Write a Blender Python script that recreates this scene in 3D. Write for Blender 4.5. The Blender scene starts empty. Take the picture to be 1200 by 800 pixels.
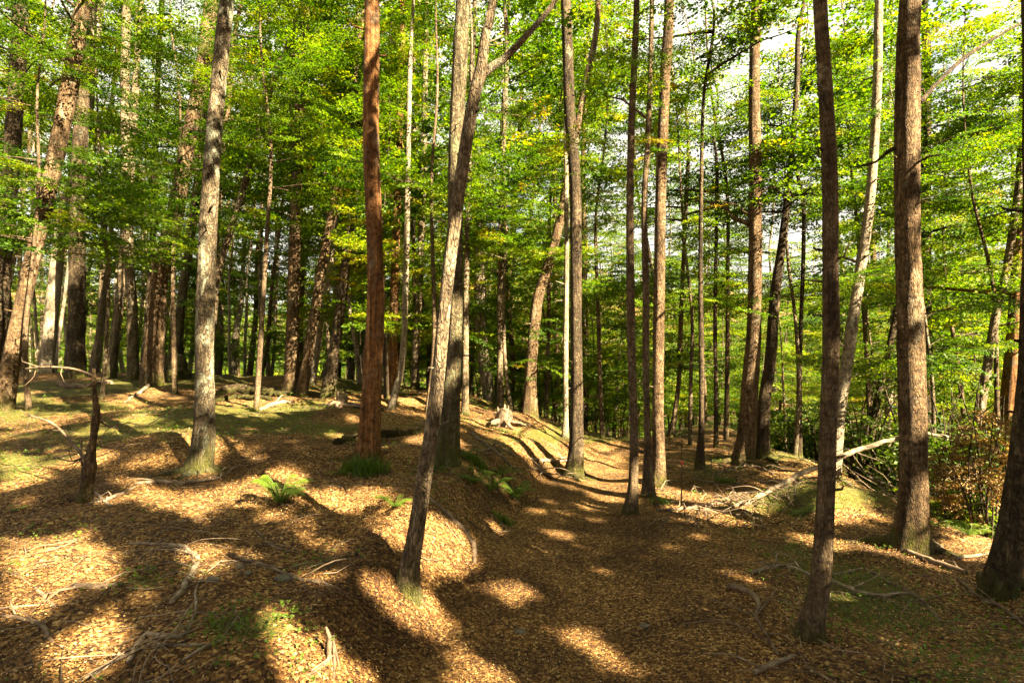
import bpy, math, random
import numpy as np
from mathutils import Vector

# ------------------------------------------------------------------ camera, sky, sun, exposure
scene = bpy.context.scene
COL = scene.collection
EYE = 1.6
FPX = 667.0                       # focal length in pixels of the 1200 x 800 photograph
PITCH = math.atan(15.0 / FPX)     # looking slightly up
cam_data = bpy.data.cameras.new("camera")
cam_data.sensor_width = 36.0
cam_data.lens = FPX / 1200.0 * 36.0
cam_data.clip_start = 0.05
cam_data.clip_end = 3000.0
cam = bpy.data.objects.new("camera", cam_data)
cam.location = (0, 0, EYE)
cam.rotation_euler = (math.radians(90) + PITCH, 0, 0)
COL.objects.link(cam)
scene.camera = cam

SUN_EL = math.radians(36)
SUN_BACK = math.radians(42)       # how far behind the camera's right-hand side the sun stands
S = np.array([math.cos(SUN_EL) * math.cos(SUN_BACK), -math.cos(SUN_EL) * math.sin(SUN_BACK), math.sin(SUN_EL)])
world = bpy.data.worlds.new("World")
scene.world = world
world.use_nodes = True
wt = world.node_tree
sky = wt.nodes.new("ShaderNodeTexSky")
sky.sky_type = 'NISHITA'
sky.sun_disc = False
sky.sun_elevation = SUN_EL
sky.sun_rotation = math.atan2(S[0], S[1])
sky.air_density = 0.8
sky.dust_density = 9.0
sky.ozone_density = 1.0
wt.nodes["Background"].inputs["Strength"].default_value = 0.05
w_tc = wt.nodes.new("ShaderNodeTexCoord")
w_ns = wt.nodes.new("ShaderNodeTexNoise")
w_ns.inputs["Scale"].default_value = 2.6
w_ns.inputs["Detail"].default_value = 8
w_rp = wt.nodes.new("ShaderNodeValToRGB")
w_rp.color_ramp.elements[0].position = 0.28
w_rp.color_ramp.elements[1].position = 0.43
w_mx = wt.nodes.new("ShaderNodeMix")
w_mx.data_type = 'RGBA'
w_mx.inputs[7].default_value = (2.15, 2.05, 1.8, 1)      # thin cloud tint added over the sky to whiten it and warm ambient light
wt.links.new(w_tc.outputs["Generated"], w_ns.inputs["Vector"])
wt.links.new(w_ns.outputs["Fac"], w_rp.inputs[0])
wt.links.new(w_rp.outputs[0], w_mx.inputs[0])
wt.links.new(sky.outputs[0], w_mx.inputs[6])
wt.links.new(w_mx.outputs[2], wt.nodes["Background"].inputs["Color"])

sun_data = bpy.data.lights.new("sun", 'SUN')
sun_data.energy = 5.0
sun_data.angle = math.radians(0.5)
sun_data.color = (1.0, 0.84, 0.56)
sun = bpy.data.objects.new("sun", sun_data)
sun.rotation_euler = Vector(S).to_track_quat('Z', 'Y').to_euler()
sun.location = (20, -20, 30)
COL.objects.link(sun)

scene.view_settings.view_transform = 'Standard'
scene.view_settings.look = 'None'
scene.view_settings.exposure = 3.85
scene.view_settings.gamma = 1.0
scene.view_settings.use_curve_mapping = False
cy = scene.cycles
cy.use_denoising = True
cy.denoiser = 'OPENIMAGEDENOISE'
cy.denoising_input_passes = 'RGB_ALBEDO_NORMAL'
cy.max_bounces = 8
cy.diffuse_bounces = 5
cy.glossy_bounces = 2
cy.transmission_bounces = 4
cy.transparent_max_bounces = 4
cy.sample_clamp_indirect = 6.0
cy.caustics_reflective = False
cy.caustics_refractive = False

# ------------------------------------------------------------------ numeric helpers
def lattice(ix, iy, iz, seed):
    h = (ix * 374761393 + iy * 668265263 + iz * 2147483647 + seed * 144665) & 0xFFFFFFFF
    h = ((h ^ (h >> 13)) * 1274126177) & 0xFFFFFFFF
    h = (h ^ (h >> 16)) & 0xFFFFFFFF
    return h.astype(np.float64) / 4294967295.0 * 2 - 1

def vnoise(x, y, z, seed=0):
    x, y, z = np.broadcast_arrays(np.asarray(x, float), np.asarray(y, float), np.asarray(z, float))
    x0, y0, z0 = np.floor(x).astype(np.int64), np.floor(y).astype(np.int64), np.floor(z).astype(np.int64)
    fx, fy, fz = x - x0, y - y0, z - z0
    fx, fy, fz = fx * fx * (3 - 2 * fx), fy * fy * (3 - 2 * fy), fz * fz * (3 - 2 * fz)
    out = 0
    for dx in (0, 1):
        for dy in (0, 1):
            for dz in (0, 1):
                w = (fx if dx else 1 - fx) * (fy if dy else 1 - fy) * (fz if dz else 1 - fz)
                out = out + w * lattice(x0 + dx, y0 + dy, z0 + dz, seed)
    return out

def fbm(x, y, z=0.0, seed=0, octaves=4):
    a, s, out = 1.0, 0.0, 0
    f = 1.0
    for i in range(octaves):
        out = out + a * vnoise(np.asarray(x) * f, np.asarray(y) * f, np.asarray(z) * f, seed + i * 17)
        s += a
        a *= 0.5
        f *= 2.03
    return out / s

def sstep(a, b, x):
    t = np.clip((x - a) / (b - a), 0, 1)
    return t * t * (3 - 2 * t)

PATH_Y = [-6, 0, 2.8, 3.7, 5.8, 7.4, 8.2, 9.3, 11, 14, 20]
PATH_X = [0.1, 0.2, 0.42, 0.5, 0.86, 1.18, 1.48, 2.3, 3.9, 6.6, 11]

def path_c(y):
    return np.interp(y, PATH_Y, PATH_X)

def path_side(x, y):
    c = path_c(y)
    sl = (path_c(y + 0.4) - path_c(y - 0.4)) / 0.8
    hw = np.interp(y, [0, 6, 8, 10], [0.95, 0.78, 0.5, 0.45])
    return (x - c) / np.sqrt(1 + sl * sl), hw

def height(x, y):
    x = np.asarray(x, float)
    y = np.asarray(y, float)
    s, hw = path_side(x, y)
    left, right = -s - hw, s - hw
    bl = sstep(-0.02, 0.6, left)
    yy = np.clip(y - 0.8, -3, 400)
    rise = 0.08 * np.minimum(yy, 60) + 0.02 * np.clip(yy - 60, 0, 400)
    a = x / np.maximum(y, 1.0)
    g = np.interp(a, [-2, -1, -0.4, -0.11, 0.03, 0.1, 0.2], [0.8, 0.86, 1.0, 0.83, 0.42, 0.15, 0.0])
    g = np.where(y < 7, g * sstep(4, 7, y) + 1.0 * (1 - sstep(4, 7, y)), g)
    h = bl * (rise * g + 0.15 * sstep(1.5, 3.0, y) * (1 - sstep(8, 10, y)))
    h = h - 0.03 * np.clip(y - 10, 0, 60) * sstep(0.0, 0.2, a)
    h = h - 2.0 * sstep(3.7, 8.5, x - 0.12 * np.clip(y - 6, 0, 30)) * sstep(-0.1, 0.35, a)
    yc = np.interp(a, [-1, -0.4, -0.11, 0.05, 0.25], [15.5, 13.5, 12.0, 11.0, 10.5])
    over = np.clip(y - yc, 0, 60)
    h = h - (0.13 * over * sstep(0, 3, over)) * (1 - sstep(0.2, 0.4, a))
    off = sstep(-0.15, 0.7, np.abs(s) - hw)
    near = 1 - sstep(40, 90, np.hypot(x, y))
    h = h + off * (0.10 * fbm(x * 0.8, y * 0.8, 0, 3, 3) + 0.04 * fbm(x * 3.1, y * 3.1, 0, 9, 3)) * near
    h = h + 0.012 * fbm(x * 2.3, y * 2.3, 0, 21, 3) * near
    h = h - 0.05 * (1 - sstep(0.0, 0.9, np.abs(s) / np.maximum(hw, .1)))
    for (bx, by, ra, rb, amp) in ((3.35, 6.0, 0.8, 0.42, 0.25), (-0.50, 4.35, 0.42, 0.38, 0.15), (-3.6, 6.2, 0.7, 0.5, 0.12),
                                  (2.4, 7.3, 0.7, 0.4, 0.12), (-1.6, 6.0, 0.9, 0.5, 0.1), (0.35, 9.8, 0.7, 0.6, 0.2)):
        h = h + amp * np.exp(-((x - bx) / ra) ** 2 - ((y - by) / rb) ** 2)
    far = np.hypot(x, y)
    h = h + 60 * sstep(150, 520, far) * (0.8 + 0.4 * np.sin(x * 0.011 + 1.0)) * (y > -200)
    return h

FWD = np.array([0, math.cos(PITCH), math.sin(PITCH)])
UP = np.array([0, -math.sin(PITCH), math.cos(PITCH)])
RIGHT = np.array([1.0, 0, 0])
EYEP = np.array([0, 0, EYE])

def ray(u, v):
    return FWD + RIGHT * ((u - 600) / FPX) + UP * ((400 - v) / FPX)

def on_ground(u, v):
    d = ray(u, v)
    t = np.concatenate([np.linspace(1.0, 20, 2500), np.linspace(20.05, 140, 1500)])
    P = EYEP + t[:, None] * d
    below = P[:, 2] < height(P[:, 0], P[:, 1])
    i = int(np.argmax(below)) if below.any() else len(t) - 1
    p = P[i].copy()
    p[2] = height(p[0], p[1])
    return p

def at_depth(u, v, y):
    d = ray(u, v)
    return EYEP + d * (y / d[1])

def project(p):
    q = np.asarray(p) - EYEP
    z = q @ FWD
    return 600 + FPX * (q @ RIGHT) / z, 400 - FPX * (q @ UP) / z

# ------------------------------------------------------------------ mesh helpers
def link(name, V, F, mats, parent=None, mi=None, tone=None, smooth=True, loc=None):
    """one mesh object out of quads"""
    V = np.ascontiguousarray(V, np.float32)
    F = np.ascontiguousarray(F, np.int32)
    me = bpy.data.meshes.new(name)
    n, m = len(V), len(F)
    me.vertices.add(n)
    me.vertices.foreach_set("co", V.ravel())
    me.loops.add(m * 4)
    me.loops.foreach_set("vertex_index", F.ravel())
    me.polygons.add(m)
    me.polygons.foreach_set("loop_start", np.arange(0, m * 4, 4, dtype=np.int32))
    me.polygons.foreach_set("loop_total", np.full(m, 4, np.int32))
    me.polygons.foreach_set("use_smooth", np.full(m, smooth, bool))
    for mt in (mats if isinstance(mats, (list, tuple)) else [mats]):
        me.materials.append(mt)
    if mi is not None:
        me.polygons.foreach_set("material_index", np.ascontiguousarray(mi, np.int32))
    if tone is not None:
        at = me.attributes.new("tone", 'FLOAT', 'FACE' if len(tone) == m else 'POINT')
        at.data.foreach_set("value", np.ascontiguousarray(tone, np.float32))
    me.update(calc_edges=True)
    me.validate()
    o = bpy.data.objects.new(name, me)
    COL.objects.link(o)
    if parent is not None:
        o.parent = parent
    if loc is not None:
        o.location = loc
    return o

def tag(o, label=None, cat=None, group=None, kind=None):
    if label: o["label"] = label
    if cat: o["category"] = cat
    if group: o["group"] = group
    if kind: o["kind"] = kind
    return o

def root_at(name, loc, label, cat, group=None):
    o = bpy.data.objects.new(name, None)
    o.empty_display_size = 0.2
    o.location = Vector(loc)
    COL.objects.link(o)
    return tag(o, label, cat, group)

def copy_tree(o, parent=None):
    c = o.copy()
    COL.objects.link(c)
    if parent is not None:
        c.parent = parent
    for ch in list(o.children):
        copy_tree(ch, c)
    return c

class Bag:
    """collects quads of several shapes into one mesh"""
    def __init__(self):
        self.V, self.F, self.M, self.T, self.n = [], [], [], [], 0
    def add(self, V, F, m=0, tone=0.5):
        V = np.asarray(V, float); F = np.asarray(F, int)
        self.V.append(V); self.F.append(F + self.n); self.n += len(V)
        self.M.append(np.full(len(F), m)); self.T.append(np.full(len(F), tone) if np.isscalar(tone) else np.asarray(tone))
    def build(self, name, mats, parent=None, off=None, smooth=True, loc=None):
        V = np.concatenate(self.V)
        if off is not None:
            V = V - np.asarray(off)
        return link(name, V, np.concatenate(self.F), mats, parent, np.concatenate(self.M), np.concatenate(self.T), smooth, loc)

def smooth_line(P, step):
    """resamples a polyline (columns: x y z radius) with Catmull-Rom"""
    P = np.asarray(P, float)
    if len(P) < 3:
        n = max(2, int(np.linalg.norm(P[-1, :3] - P[0, :3]) / step) + 1)
        t = np.linspace(0, 1, n)[:, None]
        return P[0] * (1 - t) + P[-1] * t
    Q = np.vstack([2 * P[0] - P[1], P, 2 * P[-1] - P[-2]])
    out = []
    for i in range(1, len(Q) - 2):
        n = max(1, int(np.linalg.norm(Q[i + 1, :3] - Q[i, :3]) / step))
        t = (np.arange(n) / n)[:, None]
        a, b, c, d = Q[i - 1], Q[i], Q[i + 1], Q[i + 2]
        out.append(0.5 * (2 * b + (c - a) * t + (2 * a - 5 * b + 4 * c - d) * t ** 2 + (3 * b - a - 3 * c + d) * t ** 3))
    out.append(P[-1:])
    L = np.vstack(out)
    L[:, 3] = np.maximum(L[:, 3], 0.0006)
    return L

def tube(L, seg=8, rough=0.0, seed=0, flare=0.0, ground_z=None, lobes=5, freq=3.0, tip=False):
    """L: rows x y z r. rough: relative radius noise. flare: root flare at ground_z"""
    L = np.asarray(L, float)
    C, r = L[:, :3], L[:, 3]
    T = np.gradient(C, axis=0)
    T /= np.linalg.norm(T, axis=1)[:, None] + 1e-9
    ref = np.eye(3)[int(np.argmin(np.abs(T.mean(0))))]
    A = ref - T * (T @ ref)[:, None]
    A /= np.linalg.norm(A, axis=1)[:, None] + 1e-9
    B = np.cross(T, A)
    th = np.linspace(0, 2 * np.pi, seg, endpoint=False)
    R = np.repeat(r[:, None], seg, 1) * (1 - 0.6 * rough)
    ct, st = np.cos(th)[None, :], np.sin(th)[None, :]
    if rough > 0:
        arc = np.concatenate([[0], np.cumsum(np.linalg.norm(np.diff(C, axis=0), axis=1))])[:, None]
        k = freq
        N = vnoise(ct * 2.2 + seed * 3.1, st * 2.2, arc * k * 0.55, seed) * 0.6 \
            + vnoise(ct * 5.5 + seed, st * 5.5, arc * k * 1.2, seed + 5) * 0.35 \
            + vnoise(ct * 2.5, st * 2.5 + seed, arc * k * 4.0, seed + 8) * 0.25
        R = R * (1 + rough * N)
    if flare > 0 and ground_z is not None:
        rs = np.random.RandomState(seed)
        ph = rs.uniform(0, 6.28, 3)
        lob = 0.55 + 0.45 * np.cos(lobes * th + ph[0] + 0.6 * np.sin(th + ph[1]))[None, :] * (0.6 + 0.4 * np.cos(th + ph[2]))[None, :]
        z = (C[:, 2] - ground_z)[:, None]
        R = R * (1 + flare * lob * np.exp(-np.maximum(z, -0.1) / (1.5 * r[len(r) // 3] + 0.05)))
    V = C[:, None, :] + R[:, :, None] * (A[:, None, :] * ct[..., None] + B[:, None, :] * st[..., None])
    n = len(C)
    V = V.reshape(-1, 3)
    i = np.arange(n - 1)[:, None] * seg
    j = np.arange(seg)[None, :]
    j2 = (j + 1) % seg
    F = np.stack([i + j, i + j2, i + seg + j2, i + seg + j], -1).reshape(-1, 4)
    # close both ends with a hub
    V = np.vstack([V, C[0] - T[0] * r[0] * 0.15, C[-1] + T[-1] * r[-1] * (1.0 if tip else 0.25)])
    h0, h1 = n * seg, n * seg + 1
    caps = []
    for k in range(0, seg, 2):
        a, b, c = k, (k + 1) % seg, (k + 2) % seg
        caps.append((h0, c, b, a))
        e = (n - 1) * seg
        caps.append((h1, e + a, e + b, e + c))
    return V, np.vstack([F, np.array(caps)])

# ------------------------------------------------------------------ materials
def new_mat(name):
    m = bpy.data.materials.new(name)
    m.use_nodes = True
    nt = m.node_tree
    nt.nodes.clear()
    out = nt.nodes.new("ShaderNodeOutputMaterial")
    return m, nt, out

def N(nt, kind, **kw):
    n = nt.nodes.new(kind)
    for k, v in kw.items():
        if k in n.inputs:
            n.inputs[k].default_value = v
        else:
            setattr(n, k, v)
    return n

def ramp(nt, src, stops, interp='LINEAR'):
    r = nt.nodes.new("ShaderNodeValToRGB")
    r.color_ramp.interpolation = interp
    el = r.color_ramp.elements
    while len(el) < len(stops):
        el.new(0.5)
    for e, (p, c) in zip(el, stops):
        e.position = p
        e.color = (*c, 1) if len(c) == 3 else c
    if src is not None:
        nt.links.new(src, r.inputs[0])
    return r.outputs[0]

def mixc(nt, fac, a, b, mode='MIX'):
    m = nt.nodes.new("ShaderNodeMix")
    m.data_type = 'RGBA'
    m.blend_type = mode
    for key, val in ((0, fac), (6, a), (7, b)):
        if hasattr(val, "links"):
            nt.links.new(val, m.inputs[key])
        elif key == 0:
            m.inputs[0].default_value = val
        else:
            m.inputs[key].default_value = (*val, 1)
    return m.outputs[2]

def math_n(nt, op, a, b=None, clamp=False):
    m = nt.nodes.new("ShaderNodeMath")
    m.operation = op
    m.use_clamp = clamp
    for i, v in enumerate((a, b)):
        if v is None: continue
        if hasattr(v, "links"): nt.links.new(v, m.inputs[i])
        else: m.inputs[i].default_value = v
    return m.outputs[0]

def coords(nt, scale=(1, 1, 1), kind="Object"):
    tc = nt.nodes.new("ShaderNodeTexCoord")
    mp = nt.nodes.new("ShaderNodeMapping")
    mp.inputs["Scale"].default_value = scale
    nt.links.new(tc.outputs[kind], mp.inputs[0])
    return mp.outputs[0], tc.outputs[kind]

def noise(nt, vec, scale, detail=4, rough=0.6, dist=0.0):
    n = N(nt, "ShaderNodeTexNoise", Scale=scale, Detail=detail, Roughness=rough, Distortion=dist)
    nt.links.new(vec, n.inputs["Vector"])
    return n.outputs["Fac"]

def bump(nt, h, strength, dist):
    b = N(nt, "ShaderNodeBump", Strength=strength, Distance=dist)
    nt.links.new(h, b.inputs["Height"])
    return b.outputs[0]

def bark(name, dark, mid, light, lichen=0.3, lichen_c=(0.42, 0.44, 0.36), moss=0.5, moss_c=(0.062, 0.062, 0.009), furrow=14.0, stretch=0.16, bands=0.0, deep=1.0, plates=1.0):
    """furrowed, plated bark with lichen patches and moss climbing from the foot (object z = 0 is the ground)"""
    m, nt, out = new_mat(name)
    bs = N(nt, "ShaderNodeBsdfPrincipled", Roughness=0.92)
    bs.inputs["Specular IOR Level"].default_value = 0.15
    v, raw = coords(nt, (1, 1, stretch))
    f = noise(nt, v, furrow, 7, 0.7, 0.8)
    v4, _ = coords(nt, (1, 1, 0.28))
    wn = N(nt, "ShaderNodeTexNoise", Scale=12, Detail=3)
    nt.links.new(v4, wn.inputs["Vector"])
    vw = mixc(nt, 0.12, v4, wn.outputs["Color"], 'ADD')
    vo = N(nt, "ShaderNodeTexVoronoi", Scale=furrow * 3.6)
    vo.feature = 'DISTANCE_TO_EDGE'
    nt.links.new(vw, vo.inputs["Vector"])
    crack = ramp(nt, vo.outputs["Distance"], [(0.0, (0, 0, 0)), (0.16, (1, 1, 1))])
    v2, _ = coords(nt, (1, 1, 0.55))
    blot = noise(nt, v2, 4.5, 6, 0.68, 0.4)
    spot = noise(nt, raw, 24, 4, 0.65)
    t = math_n(nt, 'ADD', math_n(nt, 'MULTIPLY', f, 0.62), math_n(nt, 'MULTIPLY', blot, 0.38))
    c = ramp(nt, t, [(0.36, dark), (0.50, mid), (0.62, light)])
    c = mixc(nt, 1.0, c, ramp(nt, spot, [(0.32, (0.38, 0.36, 0.34)), (0.52, (1, 1, 1)), (0.7, (1.5, 1.45, 1.3))]), 'MULTIPLY')
    hgt = f
    if plates > 0:
        c = mixc(nt, 0.42 * plates, c, mixc(nt, 1.0, c, mixc(nt, crack, (0.22, 0.2, 0.18), (1.12, 1.1, 1.06)), 'MULTIPLY'))
        hgt = math_n(nt, 'ADD', f, math_n(nt, 'MULTIPLY', crack, 0.4 * plates))
    if bands > 0:
        v3, _ = coords(nt, (2.5, 2.5, 26))
        bd = noise(nt, v3, 1.6, 5, 0.75)
        c = mixc(nt, math_n(nt, 'MULTIPLY', ramp(nt, bd, [(0.5, (0, 0, 0)), (0.64, (1, 1, 1))]), bands), c, dark)
        hgt = math_n(nt, 'ADD', hgt, math_n(nt, 'MULTIPLY', bd, 0.5))
    if lichen > 0:
        ln = noise(nt, v2, 5.0, 9, 0.75, 0.8)
        lf = math_n(nt, 'MULTIPLY', ramp(nt, ln, [(0.62 - lichen * 0.22, (0, 0, 0)), (0.66 - lichen * 0.18, (1, 1, 1))]), 0.7)
        c = mixc(nt, lf, c, mixc(nt, 1.0, lichen_c, ramp(nt, noise(nt, raw, 45, 3, 0.6), [(0.35, (0.45, 0.45, 0.45)), (0.65, (1.1, 1.1, 1.1))]), 'MULTIPLY'))
    if moss > 0:
        sx = nt.nodes.new("ShaderNodeSeparateXYZ")
        nt.links.new(raw, sx.inputs[0])
        vm, _ = coords(nt, (1, 1, 0.4))
        mn = noise(nt, vm, 7.0, 8, 0.8, 0.6)
        z = math_n(nt, 'DIVIDE', sx.outputs[2], moss)
        fac = math_n(nt, 'SUBTRACT', math_n(nt, 'MULTIPLY', mn, 3.6), math_n(nt, 'ADD', z, 1.3))
        fac = math_n(nt, 'MULTIPLY', fac, 1.6, True)
        fac = math_n(nt, 'MULTIPLY', fac, 0.9)
        fine2 = noise(nt, raw, 90, 2, 0.6)
        mc = mixc(nt, fine2, tuple(x * 0.25 for x in moss_c), tuple(min(1, x * 1.5) for x in moss_c))
        c = mixc(nt, fac, c, mc)
        hgt = math_n(nt, 'ADD', hgt, math_n(nt, 'MULTIPLY', math_n(nt, 'MULTIPLY', fine2, fac), 0.5))
    nt.links.new(c, bs.inputs["Base Color"])
    nt.links.new(bump(nt, hgt, 1.0, 0.03 * deep), bs.inputs["Normal"])
    nt.links.new(bs.outputs[0], out.inputs[0])
    return m

def leaf_mat(name, stops, trans=0.45, tint=(1.35, 1.5, 0.6), rough=0.55):
    m, nt, out = new_mat(name)
    at = nt.nodes.new("ShaderNodeAttribute")
    at.attribute_name = "tone"
    oi = nt.nodes.new("ShaderNodeObjectInfo")
    t = math_n(nt, 'ADD', at.outputs["Fac"], math_n(nt, 'MULTIPLY', math_n(nt, 'SUBTRACT', oi.outputs["Random"], 0.5), 0.25), True)
    c = ramp(nt, t, stops)
    d = N(nt, "ShaderNodeBsdfPrincipled", Roughness=rough)
    d.inputs["Specular IOR Level"].default_value = 0.35
    nt.links.new(c, d.inputs["Base Color"])
    tr = nt.nodes.new("ShaderNodeBsdfTranslucent")
    nt.links.new(mixc(nt, 1.0, c, tint, 'MULTIPLY'), tr.inputs[0])
    mx = nt.nodes.new("ShaderNodeMixShader")
    mx.inputs[0].default_value = trans
    nt.links.new(d.outputs[0], mx.inputs[1])
    nt.links.new(tr.outputs[0], mx.inputs[2])
    nt.links.new(mx.outputs[0], out.inputs[0])
    return m

def plain(name, stops, scale=30, rough=0.85, bmp=0.5, stretch=(1, 1, 1), attr=False):
    m, nt, out = new_mat(name)
    bs = N(nt, "ShaderNodeBsdfPrincipled", Roughness=rough)
    bs.inputs["Specular IOR Level"].default_value = 0.25
    v, raw = coords(nt, stretch)
    f = noise(nt, v, scale, 5, 0.65)
    if attr:
        at = nt.nodes.new("ShaderNodeAttribute")
        at.attribute_name = "tone"
        t = math_n(nt, 'ADD', at.outputs["Fac"], math_n(nt, 'MULTIPLY', math_n(nt, 'SUBTRACT', f, 0.5), 0.5), True)
        c = ramp(nt, t, stops)
    else:
        c = ramp(nt, f, stops)
    nt.links.new(c, bs.inputs["Base Color"])
    nt.links.new(bump(nt, f, bmp, 0.01), bs.inputs["Normal"])
    nt.links.new(bs.outputs[0], out.inputs[0])
    return m

def litter_ground(name, path=False):
    """fallen beech leaves: many small flakes of brown, moss where the tone attribute is high"""
    m, nt, out = new_mat(name)
    bs = N(nt, "ShaderNodeBsdfPrincipled", Roughness=0.9)
    bs.inputs["Specular IOR Level"].default_value = 0.2
    v, raw = coords(nt, (1, 1, 1))
    warp = N(nt, "ShaderNodeTexNoise", Scale=30, Detail=2)
    nt.links.new(raw, warp.inputs["Vector"])
    vv = mixc(nt, 0.03, raw, warp.outputs["Color"], 'ADD')
    vo = N(nt, "ShaderNodeTexVoronoi", Scale=78 if path else 64, Randomness=1.0)
    nt.links.new(vv, vo.inputs["Vector"])
    sep = nt.nodes.new("ShaderNodeSeparateColor")
    nt.links.new(vo.outputs["Color"], sep.inputs[0])
    c = ramp(nt, sep.outputs[0], [(0.0, (0.022, 0.010, 0.003)), (0.3, (0.068, 0.031, 0.008)), (0.62, (0.15, 0.074, 0.019)), (0.86, (0.26, 0.145, 0.044)), (1.0, (0.44, 0.29, 0.11))])
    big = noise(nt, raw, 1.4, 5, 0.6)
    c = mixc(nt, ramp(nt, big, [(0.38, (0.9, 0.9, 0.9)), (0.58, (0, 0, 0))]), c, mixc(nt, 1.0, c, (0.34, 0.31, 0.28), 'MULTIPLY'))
    h = math_n(nt, 'SUBTRACT', sep.outputs[1], vo.outputs["Distance"])
    at = nt.nodes.new("ShaderNodeAttribute")
    at.attribute_name = "tone"
    mn = math_n(nt, 'ADD', math_n(nt, 'MULTIPLY', noise(nt, raw, 4.5, 8, 0.75, 0.5), 0.65), math_n(nt, 'MULTIPLY', noise(nt, raw, 26, 4, 0.7), 0.35))
    fac = math_n(nt, 'MULTIPLY', math_n(nt, 'SUBTRACT', math_n(nt, 'ADD', at.outputs["Fac"], mn), 0.86), 5.0, True)
    fine = noise(nt, raw, 130, 3, 0.7)
    mc = ramp(nt, fine, [(0.3, (0.010, 0.015, 0.002)), (0.5, (0.044, 0.052, 0.005)), (0.7, (0.13, 0.13, 0.016))])
    fl = math_n(nt, 'GREATER_THAN', sep.outputs[2], 0.72)
    fac = math_n(nt, 'MULTIPLY', fac, math_n(nt, 'SUBTRACT', 0.92, math_n(nt, 'MULTIPLY', fl, 0.6)))
    c = mixc(nt, fac, c, mc)
    h = math_n(nt, 'ADD', h, math_n(nt, 'MULTIPLY', math_n(nt, 'MULTIPLY', fine, fac), 0.8))
    nt.links.new(c, bs.inputs["Base Color"])
    nt.links.new(bump(nt, h, 0.8, 0.012), bs.inputs["Normal"])
    nt.links.new(bs.outputs[0], out.inputs[0])
    return m

LEAF = leaf_mat("beech_leaves", [(0.0, (0.014, 0.034, 0.002)), (0.35, (0.044, 0.096, 0.002)), (0.7, (0.118, 0.168, 0.003)), (0.93, (0.22, 0.21, 0.004)), (1.0, (0.20, 0.13, 0.012))], 0.52, (1.5, 1.6, 0.4))
LEAF_DARK = leaf_mat("shrub_leaves", [(0.0, (0.022, 0.045, 0.004)), (0.5, (0.07, 0.11, 0.008)), (1.0, (0.16, 0.18, 0.015))], 0.45, (1.4, 1.5, 0.5))
LEAF_DRY = leaf_mat("dry_leaves", [(0.0, (0.09, 0.05, 0.012)), (0.5, (0.22, 0.13, 0.03)), (1.0, (0.32, 0.23, 0.06))], 0.3, (1.2, 1.0, 0.6))
FERN = leaf_mat("fern_green", [(0.0, (0.04, 0.085, 0.006)), (1.0, (0.12, 0.18, 0.014))], 0.45, (1.4, 1.5, 0.6))
BARKS = {
    "grey": bark("grey_bark", (0.035, 0.026, 0.015), (0.125, 0.092, 0.056), (0.25, 0.195, 0.125), 0.3, (0.30, 0.285, 0.20), moss=0.5),
    "lichen": bark("lichen_bark", (0.03, 0.023, 0.013), (0.085, 0.064, 0.038), (0.18, 0.142, 0.092), 0.5, (0.27, 0.275, 0.19), moss=0.7, furrow=16),
    "red": bark("red_brown_bark", (0.03, 0.013, 0.005), (0.155, 0.070, 0.023), (0.36, 0.19, 0.072), 0.4, (0.17, 0.13, 0.085), moss=0.3, furrow=22, stretch=0.05, deep=1.8, plates=0.25),
    "brown": bark("brown_bark", (0.03, 0.019, 0.009), (0.105, 0.066, 0.034), (0.205, 0.142, 0.08), 0.2, (0.25, 0.23, 0.155), moss=0.45, bands=0.35),
    "dark": bark("dark_bark", (0.014, 0.010, 0.006), (0.052, 0.036, 0.020), (0.12, 0.088, 0.052), 0.2, (0.19, 0.18, 0.115), moss=0.5, bands=0.25),
    "pale": bark("pale_bark", (0.07, 0.055, 0.036), (0.205, 0.165, 0.112), (0.34, 0.285, 0.205), 0.25, (0.4, 0.385, 0.30), moss=0.25, bands=0.4, plates=0.5),
    "mossy": bark("mossy_bark", (0.025, 0.020, 0.010), (0.085, 0.066, 0.036), (0.175, 0.138, 0.085), 0.4, (0.20, 0.21, 0.11), moss=1.2),
    "slim": bark("slim_bark", (0.032, 0.021, 0.012), (0.11, 0.074, 0.042), (0.20, 0.147, 0.09), 0.25, (0.27, 0.245, 0.17), moss=0.25, bands=0.4, furrow=18, plates=0.7),
}
DEADWOOD = plain("bleached_dead_wood", [(0.3, (0.055, 0.038, 0.022)), (0.5, (0.145, 0.105, 0.066)), (0.72, (0.31, 0.245, 0.17))], 18, 0.85, 0.6, (1, 1, 1))
BROWNWOOD = plain("brown_dead_wood", [(0.3, (0.035, 0.022, 0.013)), (0.52, (0.11, 0.075, 0.045)), (0.75, (0.22, 0.16, 0.10))], 16, 0.9, 0.7)
ROTWOOD = bark("rotten_log_bark", (0.014, 0.009, 0.005), (0.052, 0.033, 0.018), (0.12, 0.082, 0.048), 0.1, (0.2, 0.19, 0.13), moss=0.28, furrow=12, stretch=1.0, deep=1.6)
TWIG = plain("twig_wood", [(0.0, (0.03, 0.02, 0.012)), (0.5, (0.11, 0.074, 0.043)), (1.0, (0.27, 0.21, 0.14))], 25, 0.85, 0.3, attr=True)
STONE = plain("grey_stone", [(0.3, (0.045, 0.038, 0.026)), (0.7, (0.14, 0.12, 0.085))], 22, 0.85, 0.5)
MOSS = plain("green_moss", [(0.3, (0.022, 0.034, 0.005)), (0.5, (0.06, 0.078, 0.010)), (0.72, (0.13, 0.14, 0.022))], 60, 0.95, 0.9)
LITTER = plain("leaf_flakes", [(0.0, (0.034, 0.014, 0.004)), (0.35, (0.13, 0.057, 0.014)), (0.7, (0.26, 0.138, 0.038)), (1.0, (0.50, 0.36, 0.16))], 40, 0.8, 0.1, attr=True)
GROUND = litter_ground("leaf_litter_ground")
PATHM = litter_ground("path_ground", True)
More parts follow.
